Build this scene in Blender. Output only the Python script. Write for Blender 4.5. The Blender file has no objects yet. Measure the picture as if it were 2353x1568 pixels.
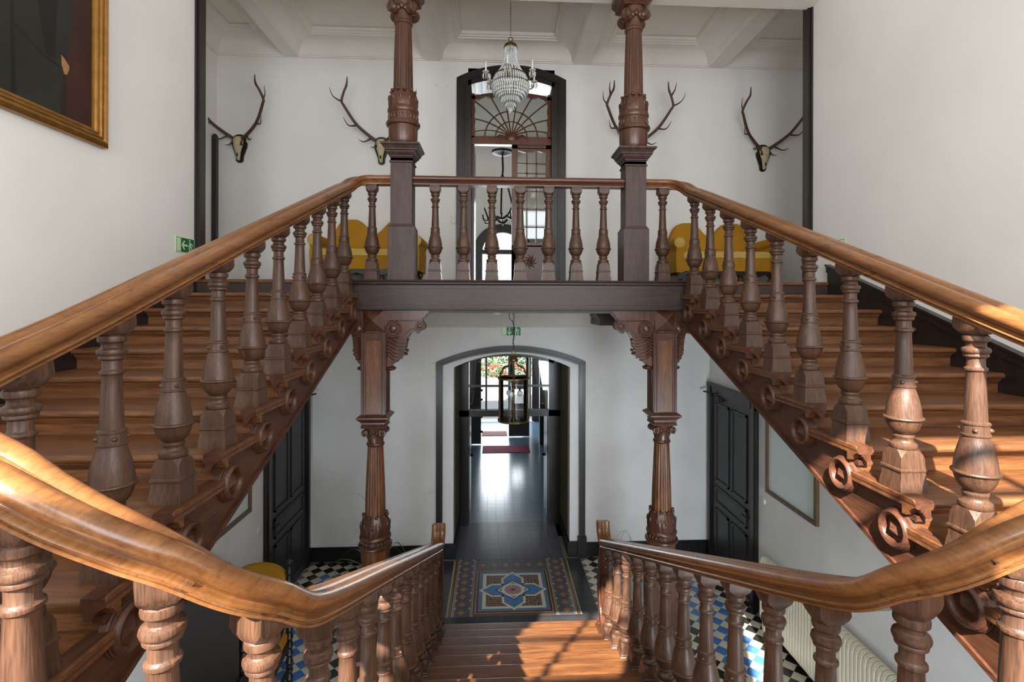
import bpy, math, random
from mathutils import Vector, Matrix
random.seed(7)
sc = bpy.context.scene
COL = sc.collection
R = math.radians
PI = math.pi

# ------------------------------------------------------------------ camera
EYE = 3.7165
cam_d = bpy.data.cameras.new('camera')
cam = bpy.data.objects.new('camera', cam_d)
COL.objects.link(cam)
cam_d.sensor_fit = 'HORIZONTAL'
cam_d.sensor_width = 36.0
cam_d.lens = 1174.6 / 2353 * 36
cam_d.shift_x = -18.77 / 2353
cam_d.shift_y = -82.1 / 2353
cam_d.clip_start = 0.05
cam_d.clip_end = 300
cam.matrix_world = (Matrix.Translation((0, 0, EYE)) @ Matrix.Rotation(-0.0494, 4, 'Z')
                    @ Matrix.Rotation(R(90), 4, 'X') @ Matrix.Rotation(0.0026, 4, 'Z'))
sc.camera = cam
sc.view_settings.view_transform = 'Standard'
sc.view_settings.look = 'None'
sc.view_settings.gamma = 1.0
sc.view_settings.use_curve_mapping = False
sc.view_settings.exposure = 0.0
try:
    sc.cycles.max_bounces = 9
    sc.cycles.diffuse_bounces = 7
    sc.cycles.transparent_max_bounces = 24
    sc.cycles.caustics_reflective = False
    sc.cycles.caustics_refractive = False
    sc.cycles.sample_clamp_indirect = 6.0
except Exception:
    pass

# ------------------------------------------------------------------ world, sun, daylight through the windows, added low fill
w = bpy.data.worlds.new('sky')
sc.world = w
w.use_nodes = True
bg = w.node_tree.nodes['Background']
bg.inputs[0].default_value = (0.78, 0.88, 1.0, 1)
bg.inputs[1].default_value = 1.6

def light(name, kind, loc, direction, energy, color=(1, 1, 1), sx=1, sy=1, angle=None):
    d = bpy.data.lights.new(name, kind)
    d.energy = energy
    d.color = color
    if kind == 'AREA':
        d.shape = 'RECTANGLE'
        d.size = sx
        d.size_y = sy
    if angle is not None:
        d.angle = angle
    o = bpy.data.objects.new(name, d)
    COL.objects.link(o)
    o.location = loc
    o.rotation_euler = Vector(direction).to_track_quat('-Z', 'Y').to_euler()
    return o

SUN_DIR = (0.36, 1.0, -0.88)
light('sun', 'SUN', (0, -8, 12), SUN_DIR, 30.0, (1.0, 0.93, 0.82), angle=R(0.5))
REAR_Y = -1.6
REAR_WIN = [(-2.35, -1.00), (0.10, 2.00), (2.60, 3.30)]
WIN_Z0, WIN_Z1 = 3.1, 7.05
WIN_POWER = [130, 180, 60]
WIN_AIM = [(0.1, 1, 0.3), (0, 1, 0.32), (-0.1, 1, 0.3)]
for (a, b), e_, d_ in zip(REAR_WIN, WIN_POWER, WIN_AIM):
    light('window_daylight', 'AREA', ((a + b) / 2, REAR_Y + 0.06, (WIN_Z0 + WIN_Z1) / 2), d_,
          e_, (0.90, 0.95, 1.0), b - a, WIN_Z1 - WIN_Z0)
LOW_FILL = [(-2.45, -0.95), (1.45, 3.0)]  # unseen low openings, added with area lamps to brighten the lower walls
for (a, b), e_ in zip(LOW_FILL, (75, 230)):
    light('lower_fill_light', 'AREA', ((a + b) / 2, REAR_Y + 0.06, 1.2), (0, 1, 0.05), e_, (0.80, 0.91, 1.0), b - a, 1.2)
light('hall_door_daylight', 'AREA', (0.1, 16.6, 1.5), (0, -1, 0), 130, (0.85, 0.93, 1.0), 1.6, 2.6)
light('upper_window_daylight', 'AREA', (0.1, 12.0, 5.2), (0, -1, 0), 90, (0.88, 0.94, 1.0), 1.0, 1.8)

# ------------------------------------------------------------------ materials
def lin(r, g, b):
    f = lambda c: (c / 255 / 12.92) if c <= 10 else ((c / 255 + 0.055) / 1.055) ** 2.4
    return (f(r), f(g), f(b), 1)

def new_mat(name):
    m = bpy.data.materials.new(name)
    m.use_nodes = True
    nt = m.node_tree
    b = nt.nodes['Principled BSDF']
    return m, nt, b

def plain(name, col, rough=0.5, metal=0.0, noise=0.0, nscale=8.0, bump=0.0, bscale=60.0, spec=0.5, emit=None, coat=0.0):
    m, nt, b = new_mat(name)
    b.inputs['Base Color'].default_value = col
    b.inputs['Roughness'].default_value = rough
    b.inputs['Metallic'].default_value = metal
    b.inputs['Specular IOR Level'].default_value = spec
    b.inputs['Coat Weight'].default_value = coat
    tc = nt.nodes.new('ShaderNodeTexCoord')
    if noise > 0:
        n = nt.nodes.new('ShaderNodeTexNoise')
        n.inputs['Scale'].default_value = nscale
        n.inputs['Detail'].default_value = 5
        nt.links.new(tc.outputs['Object'], n.inputs['Vector'])
        mx = nt.nodes.new('ShaderNodeMix')
        mx.data_type = 'RGBA'
        mx.blend_type = 'MULTIPLY'
        mx.inputs[0].default_value = noise
        mx.inputs[6].default_value = col
        cr = nt.nodes.new('ShaderNodeValToRGB')
        cr.color_ramp.elements[0].position = 0.35
        cr.color_ramp.elements[0].color = (0.45, 0.44, 0.42, 1)
        cr.color_ramp.elements[1].position = 0.65
        cr.color_ramp.elements[1].color = (1, 1, 1, 1)
        nt.links.new(n.outputs['Fac'], cr.inputs['Fac'])
        nt.links.new(cr.outputs['Color'], mx.inputs[7])
        nt.links.new(mx.outputs[2], b.inputs['Base Color'])
    if bump > 0:
        n2 = nt.nodes.new('ShaderNodeTexNoise')
        n2.inputs['Scale'].default_value = bscale
        n2.inputs['Detail'].default_value = 3
        nt.links.new(tc.outputs['Object'], n2.inputs['Vector'])
        bp = nt.nodes.new('ShaderNodeBump')
        bp.inputs['Strength'].default_value = bump
        bp.inputs['Distance'].default_value = 0.01
        nt.links.new(n2.outputs['Fac'], bp.inputs['Height'])
        nt.links.new(bp.outputs['Normal'], b.inputs['Normal'])
    if emit:
        b.inputs['Emission Color'].default_value = emit[0]
        b.inputs['Emission Strength'].default_value = emit[1]
    return m

def wood(name, c_dark, c_light, axis='Z', rough=0.4, scale=1.0, bump=0.12, coat=0.0, pores=0.5, spec=0.5):
    m, nt, b = new_mat(name)
    N, L = nt.nodes, nt.links
    tc = N.new('ShaderNodeTexCoord')
    oi = N.new('ShaderNodeObjectInfo')
    add = N.new('ShaderNodeVectorMath')
    add.operation = 'MULTIPLY_ADD'
    comb = N.new('ShaderNodeCombineXYZ')
    for i in range(3):
        L.new(oi.outputs['Random'], comb.inputs[i])
    L.new(comb.outputs[0], add.inputs[0])
    add.inputs[1].default_value = (13.0, 17.0, 11.0)
    L.new(tc.outputs['Object'], add.inputs[2])
    mp = N.new('ShaderNodeMapping')
    s = [9.0 * scale] * 3
    s['XYZ'.index(axis)] = 0.9 * scale
    mp.inputs['Scale'].default_value = s
    L.new(add.outputs[0], mp.inputs['Vector'])
    n1 = N.new('ShaderNodeTexNoise')
    n1.inputs['Scale'].default_value = 2.2
    n1.inputs['Detail'].default_value = 7
    n1.inputs['Roughness'].default_value = 0.6
    n1.inputs['Distortion'].default_value = 0.9
    L.new(mp.outputs[0], n1.inputs['Vector'])
    cr = N.new('ShaderNodeValToRGB')
    cr.color_ramp.elements[0].position = 0.30
    cr.color_ramp.elements[0].color = c_dark
    cr.color_ramp.elements[1].position = 0.70
    cr.color_ramp.elements[1].color = c_light
    L.new(n1.outputs['Fac'], cr.inputs['Fac'])
    mp2 = N.new('ShaderNodeMapping')
    s2 = [90.0 * scale] * 3
    s2['XYZ'.index(axis)] = 5.0 * scale
    mp2.inputs['Scale'].default_value = s2
    L.new(add.outputs[0], mp2.inputs['Vector'])
    n2 = N.new('ShaderNodeTexNoise')
    n2.inputs['Scale'].default_value = 2.0
    n2.inputs['Detail'].default_value = 2
    L.new(mp2.outputs[0], n2.inputs['Vector'])
    cr2 = N.new('ShaderNodeValToRGB')
    cr2.color_ramp.elements[0].position = 0.36
    cr2.color_ramp.elements[0].color = (0.35, 0.32, 0.3, 1)
    cr2.color_ramp.elements[1].position = 0.52
    cr2.color_ramp.elements[1].color = (1, 1, 1, 1)
    L.new(n2.outputs['Fac'], cr2.inputs['Fac'])
    mx = N.new('ShaderNodeMix')
    mx.data_type = 'RGBA'
    mx.blend_type = 'MULTIPLY'
    mx.inputs[0].default_value = pores
    L.new(cr.outputs['Color'], mx.inputs[6])
    L.new(cr2.outputs['Color'], mx.inputs[7])
    L.new(mx.outputs[2], b.inputs['Base Color'])
    bp = N.new('ShaderNodeBump')
    bp.inputs['Strength'].default_value = bump
    bp.inputs['Distance'].default_value = 0.004
    L.new(n2.outputs['Fac'], bp.inputs['Height'])
    L.new(bp.outputs['Normal'], b.inputs['Normal'])
    mr = N.new('ShaderNodeMapRange')
    mr.inputs[3].default_value = rough - 0.07
    mr.inputs[4].default_value = rough + 0.1
    L.new(n1.outputs['Fac'], mr.inputs[0])
    L.new(mr.outputs[0], b.inputs['Roughness'])
    b.inputs['Coat Weight'].default_value = coat
    b.inputs['Coat Roughness'].default_value = 0.15
    b.inputs['Specular IOR Level'].default_value = spec
    return m

M = {}
M['wall'] = plain('white_plaster', (0.83, 0.815, 0.78, 1), 0.85, noise=0.10, nscale=1.1, bump=0.10, bscale=240, spec=0.2)
M['wall_low'] = plain('stained_white_plaster', (0.83, 0.825, 0.805, 1), 0.85, noise=0.20, nscale=1.3, bump=0.10, bscale=240, spec=0.2)
M['ceil'] = plain('cream_ceiling_paint', (0.86, 0.815, 0.74, 1), 0.85, noise=0.08, nscale=1.5, spec=0.2)
M['stucco'] = plain('cream_stucco', (0.82, 0.785, 0.72, 1), 0.8, noise=0.08, nscale=3, spec=0.2)
M['bal'] = wood('brown_turned_oak', lin(60, 41, 31), lin(92, 64, 47), 'Z', 0.42, 1.2, 0.22, 0.05, 0.55, 0.4)
M['tread'] = wood('oak_tread', lin(78, 46, 26), lin(124, 80, 46), 'X', 0.42, 1.0, 0.15, 0.05, 0.5, 0.4)
M['string'] = wood('brown_oak_stringer', lin(58, 34, 24), lin(94, 58, 40), 'Y', 0.42, 1.0, 0.15, 0.05, 0.5, 0.4)
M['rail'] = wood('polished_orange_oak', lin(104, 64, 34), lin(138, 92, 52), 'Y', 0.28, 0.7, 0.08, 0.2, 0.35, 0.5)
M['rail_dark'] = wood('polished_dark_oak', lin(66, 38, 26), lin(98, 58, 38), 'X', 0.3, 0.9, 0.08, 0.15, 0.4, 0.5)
M['beam'] = wood('dark_oak_beam', lin(44, 32, 28), lin(66, 48, 41), 'X', 0.42, 0.9, 0.12, 0.03, 0.5, 0.4)
M['post'] = wood('dark_oak_post', lin(52, 38, 33), lin(82, 60, 51), 'Z', 0.45, 1.0, 0.18, 0.03, 0.6, 0.35)
M['col'] = wood('carved_dark_oak', lin(58, 34, 24), lin(96, 58, 38), 'Z', 0.30, 1.1, 0.15, 0.2, 0.4)
M['panel'] = wood('golden_oak_panel', lin(72, 42, 24), lin(128, 80, 42), 'Z', 0.32, 1.2, 0.18, 0.2, 0.6)
M['trim'] = wood('black_brown_casing', lin(26, 21, 19), lin(40, 31, 28), 'Z', 0.35, 0.8, 0.05, 0.1, 0.3)
M['door_dark'] = wood('slate_black_door', lin(34, 34, 36), lin(50, 50, 52), 'Z', 0.42, 0.8, 0.05, 0.0, 0.3)
M['base'] = plain('black_baseboard', lin(22, 21, 22), 0.35, noise=0.3)
M['reddoor'] = wood('reddish_brown_door', lin(78, 40, 24), lin(116, 64, 40), 'Z', 0.35, 1.0, 0.1, 0.1, 0.5)
M['gold'] = plain('worn_gilt', lin(176, 128, 66), 0.38, 0.75, noise=0.5, nscale=14)
M['brass'] = plain('aged_brass', lin(120, 98, 58), 0.38, 0.85, noise=0.4, nscale=30)
M['iron'] = plain('dark_iron', lin(40, 38, 34), 0.45, 0.7)
M['yellow'] = plain('mustard_velvet', lin(178, 128, 34), 0.85, noise=0.25, nscale=5, bump=0.2, bscale=300, spec=0.2)
M['yellow_light'] = plain('pale_mustard_velvet', lin(206, 174, 96), 0.85, noise=0.25, nscale=5, bump=0.2, bscale=300, spec=0.2)
M['black_lacq'] = plain('black_lacquer', lin(30, 27, 24), 0.4)
M['t_white'] = plain('cream_tile', lin(214, 205, 184), 0.22, noise=0.2, nscale=9)
M['t_black'] = plain('black_tile', lin(38, 36, 35), 0.22, noise=0.2, nscale=9)
M['t_blue'] = plain('blue_tile', lin(72, 124, 186), 0.22, noise=0.2, nscale=9)
M['t_grey'] = plain('charcoal_tile', lin(46, 46, 48), 0.25, noise=0.3, nscale=5)
M['grout'] = plain('grey_grout', lin(120, 116, 108), 0.8)
M['bone'] = plain('old_bone', lin(206, 190, 154), 0.6, noise=0.5, nscale=24)
M['antler'] = plain('brown_antler', lin(84, 58, 38), 0.5, noise=0.5, nscale=26, bump=0.3, bscale=90)
M['shield'] = plain('black_shield_board', lin(28, 22, 18), 0.4)
M['rad'] = plain('ivory_radiator_enamel', lin(226, 218, 196), 0.35)
M['mirror'] = plain('pale_painted_reflection', lin(214, 226, 224), 0.2, 0.0, spec=0.5)  # pale diffuse base colour paints the bright reflection in the framed glass
M['white_pl'] = plain('white_plastic', lin(225, 222, 210), 0.4)
M['green_sign'] = plain('sign_green', lin(0, 104, 66), 0.4)
M['pale_sign'] = plain('sign_pale_green', lin(206, 232, 192), 0.4)
M['leaf'] = plain('leaf_green', lin(74, 112, 48), 0.45, noise=0.4, nscale=10)
M['leaf_lime'] = plain('leaf_lime', lin(150, 190, 60), 0.45, noise=0.3, nscale=10)
M['petal'] = plain('yellow_petal', lin(240, 190, 30), 0.5)
M['pot'] = plain('dark_glazed_pot', lin(60, 46, 40), 0.3)
M['pot_w'] = plain('white_glazed_pot', lin(215, 215, 205), 0.3, noise=0.3, nscale=20)
M['mat_red'] = plain('red_doormat', lin(132, 40, 66), 0.95, bump=0.4, bscale=200)
M['mat_brown'] = plain('brown_doormat', lin(132, 92, 78), 0.95, bump=0.4, bscale=200)
M['gravel'] = plain('pale_gravel', lin(190, 186, 178), 0.9, noise=0.5, nscale=30)
M['hedge'] = plain('hedge_green', lin(84, 122, 62), 0.7, noise=0.6, nscale=4)
M['flower'] = plain('red_flower', lin(205, 48, 44), 0.6)
M['dark'] = plain('dark_panelling', lin(30, 28, 30), 0.45, noise=0.3)
M['olive'] = plain('olive_painted_reveal', lin(116, 112, 84), 0.6, noise=0.5, nscale=12)
M['bulb'] = plain('clear_bulb', lin(220, 225, 225), 0.08, spec=1.0)
M['candle'] = plain('candle_white', lin(235, 226, 208), 0.5)
M['frame_br'] = wood('bronze_brown_frame', lin(74, 54, 30), lin(110, 84, 50), 'Z', 0.35, 1.2, 0.1, 0.1, 0.3)

def glass(name, tint=(1, 1, 1, 1), fac=0.12):
    m = bpy.data.materials.new(name)
    m.use_nodes = True
    nt = m.node_tree
    nt.nodes.clear()
    out = nt.nodes.new('ShaderNodeOutputMaterial')
    mix = nt.nodes.new('ShaderNodeMixShader')
    tr = nt.nodes.new('ShaderNodeBsdfTransparent')
    tr.inputs[0].default_value = tint
    gl = nt.nodes.new('ShaderNodeBsdfGlossy')
    gl.inputs['Roughness'].default_value = 0.03
    fr = nt.nodes.new('ShaderNodeFresnel')
    fr.inputs['IOR'].default_value = 1.45
    mul = nt.nodes.new('ShaderNodeMath')
    mul.operation = 'ADD'
    mul.inputs[1].default_value = fac - 0.04
    nt.links.new(fr.outputs[0], mul.inputs[0])
    nt.links.new(mul.outputs[0], mix.inputs[0])
    nt.links.new(tr.outputs[0], mix.inputs[1])
    nt.links.new(gl.outputs[0], mix.inputs[2])
    nt.links.new(mix.outputs[0], out.inputs[0])
    return m
M['glass'] = glass('clear_pane_glass', (0.96, 0.98, 0.98, 1), 0.07)
M['glass_grey'] = glass('greyish_pane_glass', (0.62, 0.64, 0.62, 1), 0.10)
m, nt, b = new_mat('cut_crystal')
b.inputs['Base Color'].default_value = (0.9, 0.92, 0.9, 1)
b.inputs['Roughness'].default_value = 0.12
b.inputs['Transmission Weight'].default_value = 0.45
b.inputs['IOR'].default_value = 1.6
b.inputs['Specular IOR Level'].default_value = 1.0
M['crystal'] = m

# glazed hall tile with a printed ornament
def ornament_tile(name, c1, c2, scale, rough=0.18):
    m, nt, b = new_mat(name)
    N, L = nt.nodes, nt.links
    tc = N.new('ShaderNodeTexCoord')
    mp = N.new('ShaderNodeMapping')
    mp.inputs['Scale'].default_value = (scale, scale, scale)
    L.new(tc.outputs['Object'], mp.inputs['Vector'])
    v = N.new('ShaderNodeTexVoronoi')
    v.feature = 'F1'
    v.inputs['Scale'].default_value = 1.0
    v.inputs['Randomness'].default_value = 0.25
    L.new(mp.outputs[0], v.inputs['Vector'])
    wv = N.new('ShaderNodeMath')
    wv.operation = 'SINE'
    mu = N.new('ShaderNodeMath')
    mu.operation = 'MULTIPLY'
    mu.inputs[1].default_value = 16
    L.new(v.outputs['Distance'], mu.inputs[0])
    L.new(mu.outputs[0], wv.inputs[0])
    cr = N.new('ShaderNodeValToRGB')
    cr.color_ramp.elements[0].position = 0.45
    cr.color_ramp.elements[0].color = c1
    cr.color_ramp.elements[1].position = 0.6
    cr.color_ramp.elements[1].color = c2
    L.new(wv.outputs[0], cr.inputs['Fac'])
    L.new(cr.outputs['Color'], b.inputs['Base Color'])
    b.inputs['Roughness'].default_value = rough
    return m
M['t_orn'] = ornament_tile('ornamented_grey_tile', lin(84, 84, 96), lin(112, 108, 112), 38)
M['t_band'] = ornament_tile('blue_grey_border_tile', lin(74, 84, 106), lin(110, 98, 92), 30)
M['t_scroll'] = ornament_tile('scrollwork_tile', lin(54, 46, 44), lin(176, 136, 110), 22)
M['t_cream'] = plain('ivory_inlay_tile', lin(206, 204, 194), 0.2)
M['t_line'] = plain('cream_line_tile', lin(196, 168, 118), 0.25)
M['t_brown'] = plain('brown_strip_tile', lin(84, 72, 62), 0.22)
M['t_red'] = plain('oxblood_tile', lin(84, 34, 44), 0.2)
M['t_steel'] = plain('slate_blue_tile', lin(96, 122, 142), 0.2, noise=0.2)
M['t_sky'] = plain('bright_blue_tile', lin(56, 124, 186), 0.2, noise=0.2, nscale=10)
M['t_pink'] = plain('pinkish_tile', lin(176, 144, 136), 0.25, noise=0.4, nscale=30)
M['t_gold'] = ornament_tile('gold_lozenge_tile', lin(176, 136, 84), lin(120, 84, 54), 60)

# ------------------------------------------------------------------ mesh builder
class MB:
    def __init__(s):
        s.v = []
        s.f = []

    def add(s, vs, fs):
        o = len(s.v)
        s.v += [tuple(p) for p in vs]
        s.f += [tuple(i + o for i in q) for q in fs]
        return s

    def box(s, x0, x1, y0, y1, z0, z1):
        return s.add([(x0, y0, z0), (x1, y0, z0), (x1, y1, z0), (x0, y1, z0), (x0, y0, z1), (x1, y0, z1), (x1, y1, z1), (x0, y1, z1)],
                     [(0, 3, 2, 1), (4, 5, 6, 7), (0, 1, 5, 4), (1, 2, 6, 5), (2, 3, 7, 6), (3, 0, 4, 7)])

    def prism(s, poly, axis, a0, a1):
        n = len(poly)
        A = sum(poly[i][0] * poly[(i + 1) % n][1] - poly[(i + 1) % n][0] * poly[i][1] for i in range(n))
        if A < 0:
            poly = poly[::-1]
        def P(p, a):
            return {'X': (a, p[0], p[1]), 'Y': (p[0], a, p[1]), 'Z': (p[0], p[1], a)}[axis]
        lo, hi = min(a0, a1), max(a0, a1)
        vs = [P(p, lo) for p in poly] + [P(p, hi) for p in poly]
        fs = []
        fl = axis == 'Y'
        for i in range(n):
            j = (i + 1) % n
            q = (i, j, n + j, n + i)
            fs.append(q[::-1] if fl else q)
        c0 = tuple(range(n))[::-1]
        c1 = tuple(range(n, 2 * n))
        fs += [c0[::-1], c1[::-1]] if fl else [c0, c1]
        return s.add(vs, fs)

    def lathe(s, prof, c=(0, 0, 0), seg=20, axis='Z', mod=None):
        vs, fs = [], []
        n = len(prof)
        for i in range(seg):
            a = 2 * PI * i / seg
            for k, (r, z) in enumerate(prof):
                rr = r * (mod(a, k) if mod else 1)
                p = (rr * math.cos(a), rr * math.sin(a), z)
                if axis == 'X':
                    p = (p[2], p[0], p[1])
                elif axis == 'Y':
                    p = (p[1], p[2], p[0])
                vs.append((c[0] + p[0], c[1] + p[1], c[2] + p[2]))
        for i in range(seg):
            j = (i + 1) % seg
            for k in range(n - 1):
                fs.append((i * n + k, j * n + k, j * n + k + 1, i * n + k + 1))
        if prof[0][0] > 1e-6:
            fs.append(tuple(i * n for i in range(seg))[::-1])
        if prof[-1][0] > 1e-6:
            fs.append(tuple(i * n + n - 1 for i in range(seg)))
        return s.add(vs, fs)

    def sq(s, prof, c=(0, 0, 0)):
        """square-plan moulding: (half width, z) rings"""
        vs, fs = [], []
        for h, z in prof:
            vs += [(c[0] - h, c[1] - h, c[2] + z), (c[0] + h, c[1] - h, c[2] + z), (c[0] + h, c[1] + h, c[2] + z), (c[0] - h, c[1] + h, c[2] + z)]
        n = len(prof)
        for k in range(n - 1):
            for i in range(4):
                j = (i + 1) % 4
                fs.append((k * 4 + i, k * 4 + j, k * 4 + 4 + j, k * 4 + 4 + i))
        fs.append((3, 2, 1, 0))
        fs.append(tuple(range((n - 1) * 4, n * 4)))
        return s.add(vs, fs)

    def tube(s, pts, rad, seg=8):
        pts = [Vector(p) for p in pts]
        n = len(pts)
        if not isinstance(rad, (list, tuple)):
            rad = [rad] * n
        vs, fs = [], []
        ref = None
        for k in range(n):
            t = (pts[min(k + 1, n - 1)] - pts[max(k - 1, 0)]).normalized()
            if ref is None:
                ref = Vector((0, 0, 1)) if abs(t.z) < 0.9 else Vector((1, 0, 0))
            a = t.cross(ref).normalized()
            ref = a.cross(t).normalized()
            for i in range(seg):
                g = 2 * PI * i / seg
                vs.append(pts[k] + (a * math.cos(g) + ref * math.sin(g)) * rad[k])
        for k in range(n - 1):
            for i in range(seg):
                j = (i + 1) % seg
                fs.append((k * seg + i, k * seg + j, (k + 1) * seg + j, (k + 1) * seg + i))
        fs.append(tuple(range(seg))[::-1])
        fs.append(tuple(range((n - 1) * seg, n * seg)))
        return s.add(vs, fs)

    def ball(s, c, r, sc3=(1, 1, 1), seg=12, rings=8):
        prof = [(math.sin(PI * k / rings) * r, -math.cos(PI * k / rings) * r) for k in range(rings + 1)]
        vs, fs = [], []
        n = rings + 1
        for i in range(seg):
            a = 2 * PI * i / seg
            for q, z in prof:
                vs.append((c[0] + q * math.cos(a) * sc3[0], c[1] + q * math.sin(a) * sc3[1], c[2] + z * sc3[2]))
        for i in range(seg):
            j = (i + 1) % seg
            for k in range(rings):
                if k == 0:
                    fs.append((i * n, j * n + 1, i * n + 1))
                elif k == rings - 1:
                    fs.append((i * n + k, j * n + k, i * n + k + 1))
                else:
                    fs.append((i * n + k, j * n + k, j * n + k + 1, i * n + k + 1))
        return s.add(vs, fs)

    def torus(s, c, Rr, r, axis='Z', seg=24, rs=8):
        prof = [(Rr + r * math.cos(2 * PI * k / rs), r * math.sin(2 * PI * k / rs)) for k in range(rs)]
        vs, fs = [], []
        for i in range(seg):
            a = 2 * PI * i / seg
            for q, z in prof:
                p = (q * math.cos(a), q * math.sin(a), z)
                if axis == 'X':
                    p = (p[2], p[0], p[1])
                elif axis == 'Y':
                    p = (p[1], p[2], p[0])
                vs.append((c[0] + p[0], c[1] + p[1], c[2] + p[2]))
        for i in range(seg):
            j = (i + 1) % seg
            for k in range(rs):
                l = (k + 1) % rs
                fs.append((i * rs + k, j * rs + k, j * rs + l, i * rs + l))
        return s.add(vs, fs)

    def sweep(s, prof, path, closed=False):
        """prof: (side, up) outline, path: points; frame kept upright"""
        path = [Vector(p) for p in path]
        n = len(path)
        m = len(prof)
        vs, fs = [], []
        for k in range(n):
            if closed:
                t = (path[(k + 1) % n] - path[k - 1]).normalized()
            else:
                t = (path[min(k + 1, n - 1)] - path[max(k - 1, 0)]).normalized()
            side = t.cross(Vector((0, 0, 1)))
            side.normalize()
            up = side.cross(t).normalized()
            for a, b_ in prof:
                vs.append(path[k] + side * a + up * b_)
        for k in range(n if closed else n - 1):
            k2 = (k + 1) % n
            for i in range(m):
                j = (i + 1) % m
                fs.append((k * m + i, k2 * m + i, k2 * m + j, k * m + j))
        if not closed:
            fs.append(tuple(range(m)))
            fs.append(tuple(range((n - 1) * m, n * m))[::-1])
        return s.add(vs, fs)

    def mesh(s, name, mat, smooth=35):
        me = bpy.data.meshes.new(name)
        me.from_pydata(s.v, [], s.f)
        me.materials.append(mat)
        if smooth:
            me.polygons.foreach_set('use_smooth', [True] * len(me.polygons))
            me.set_sharp_from_angle(angle=R(smooth))
        me.update()
        return me

    def obj(s, name, mat, parent=None, smooth=35, loc=None):
        return link(name, s.mesh(name, mat, smooth), parent, loc)

def link(name, me, parent=None, loc=None, rot=None):
    o = bpy.data.objects.new(name, me)
    COL.objects.link(o)
    if parent is not None:
        o.parent = parent
    if loc is not None:
        o.location = loc
    if rot is not None:
        o.rotation_euler = rot
    return o

def thing(name, label, cat, loc=(0, 0, 0), rotz=0, group=None):
    o = bpy.data.objects.new(name, None)
    COL.objects.link(o)
    o.empty_display_size = 0.1
    o.location = loc
    o.rotation_euler = (0, 0, rotz)
    o['label'] = label
    o['category'] = cat
    if group:
        o['group'] = group
    return o

def tag(o, label, cat, group=None):
    o['label'] = label
    o['category'] = cat
    if group:
        o['group'] = group
    return o

def struct(o, label=None):
    o['kind'] = 'structure'
    if label:
        o['label'] = label
    return o

def crom(pts, n=8):
    pts = [Vector(p) for p in pts]
    out = []
    for i in range(len(pts) - 1):
        p0 = pts[max(i - 1, 0)]
        p1, p2 = pts[i], pts[i + 1]
        p3 = pts[min(i + 2, len(pts) - 1)]
        for k in range(n):
            t = k / n
            out.append(0.5 * ((2 * p1) + (p2 - p0) * t + (2 * p0 - 5 * p1 + 4 * p2 - p3) * t * t + (3 * p1 - p0 - 3 * p2 + p3) * t ** 3))
    out.append(pts[-1])
    return out

def arc(cx, cy, r, a0, a1, n):
    return [(cx + r * math.cos(R(a0 + (a1 - a0) * k / n)), cy + r * math.sin(R(a0 + (a1 - a0) * k / n))) for k in range(n + 1)]

def copy_tree(o, parent=None, loc=None, rotz=None):
    c = o.copy()
    COL.objects.link(c)
    c.parent = parent
    if loc is not None:
        c.location = loc
    if rotz is not None:
        c.rotation_euler[2] = rotz
    for ch in list(o.children):
        copy_tree(ch, c)
    return c
# ------------------------------------------------------------------ layout constants (metres, ground floor z = 0)
UF = 3.966            # gallery floor
UY = 5.13             # gallery edge
LAND = 2.10           # landing level
BW = 7.54             # back wall plane
XWL, XWR = -2.94, 3.48        # stair hall walls above
XLL, XLR = -2.68, 3.23        # thicker walls below
CXM = 0.245
def nose_side(j):
    return 4.7623 - 0.3677 * j, 3.826 - 0.14 * j
def line_side(y):
    return 3.826 - 0.38075 * (4.7623 - y)
def nose_mid(k):
    return 5.772 - 0.3338 * (k - 1), 0.14 * k
def line_mid(y):
    return 0.14 + (5.772 - y) * 0.4194

def arch_pts(x0, x1, zs, zt, n=20):
    """points of a segmental arch from x0 to x1, spring zs, crown zt"""
    h = zt - zs
    hw = (x1 - x0) / 2
    r = (hw * hw + h * h) / (2 * h)
    cz = zt - r
    a = math.asin(hw / r)
    cx = (x0 + x1) / 2
    return [(cx + r * math.sin(-a + 2 * a * k / n), cz + r * math.cos(-a + 2 * a * k / n)) for k in range(n + 1)]

# ------------------------------------------------------------------ room shell
struct(MB().box(-3.3, 3.8, -1.6, 8.2, -0.12, -0.008).obj('floor_ground', M['grout'], smooth=0), 'tiled ground floor of the stair hall')
FLOOR = bpy.data.objects['floor_ground']

def back_wall(name, x0, x1, z0, z1, ox0, ox1, zs, zt, y0, y1, mat, label):
    m = MB()
    m.prism([(x0, z0), (ox0, z0), (ox0, z1), (x0, z1)], 'Y', y0, y1)
    m.prism([(ox1, z0), (x1, z0), (x1, z1), (ox1, z1)], 'Y', y0, y1)
    m.prism(arch_pts(ox0, ox1, zs, zt) + [(ox1, z1), (ox0, z1)], 'Y', y0, y1)
    return struct(m.obj(name, mat, smooth=0), label)
back_wall('wall_back_lower', -3.3, 3.9, 0, 3.64, -0.60, 1.115, 2.80, 3.00, BW, BW + 1.10, M['wall_low'], 'white lower back wall with deep arched passage')
back_wall('wall_back_upper', -4.3, 5.2, 3.64, 7.62, -0.45, 0.925, 6.98, 7.13, BW, BW + 0.45, M['wall'], 'white upper back wall with tall arched door opening')

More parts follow.
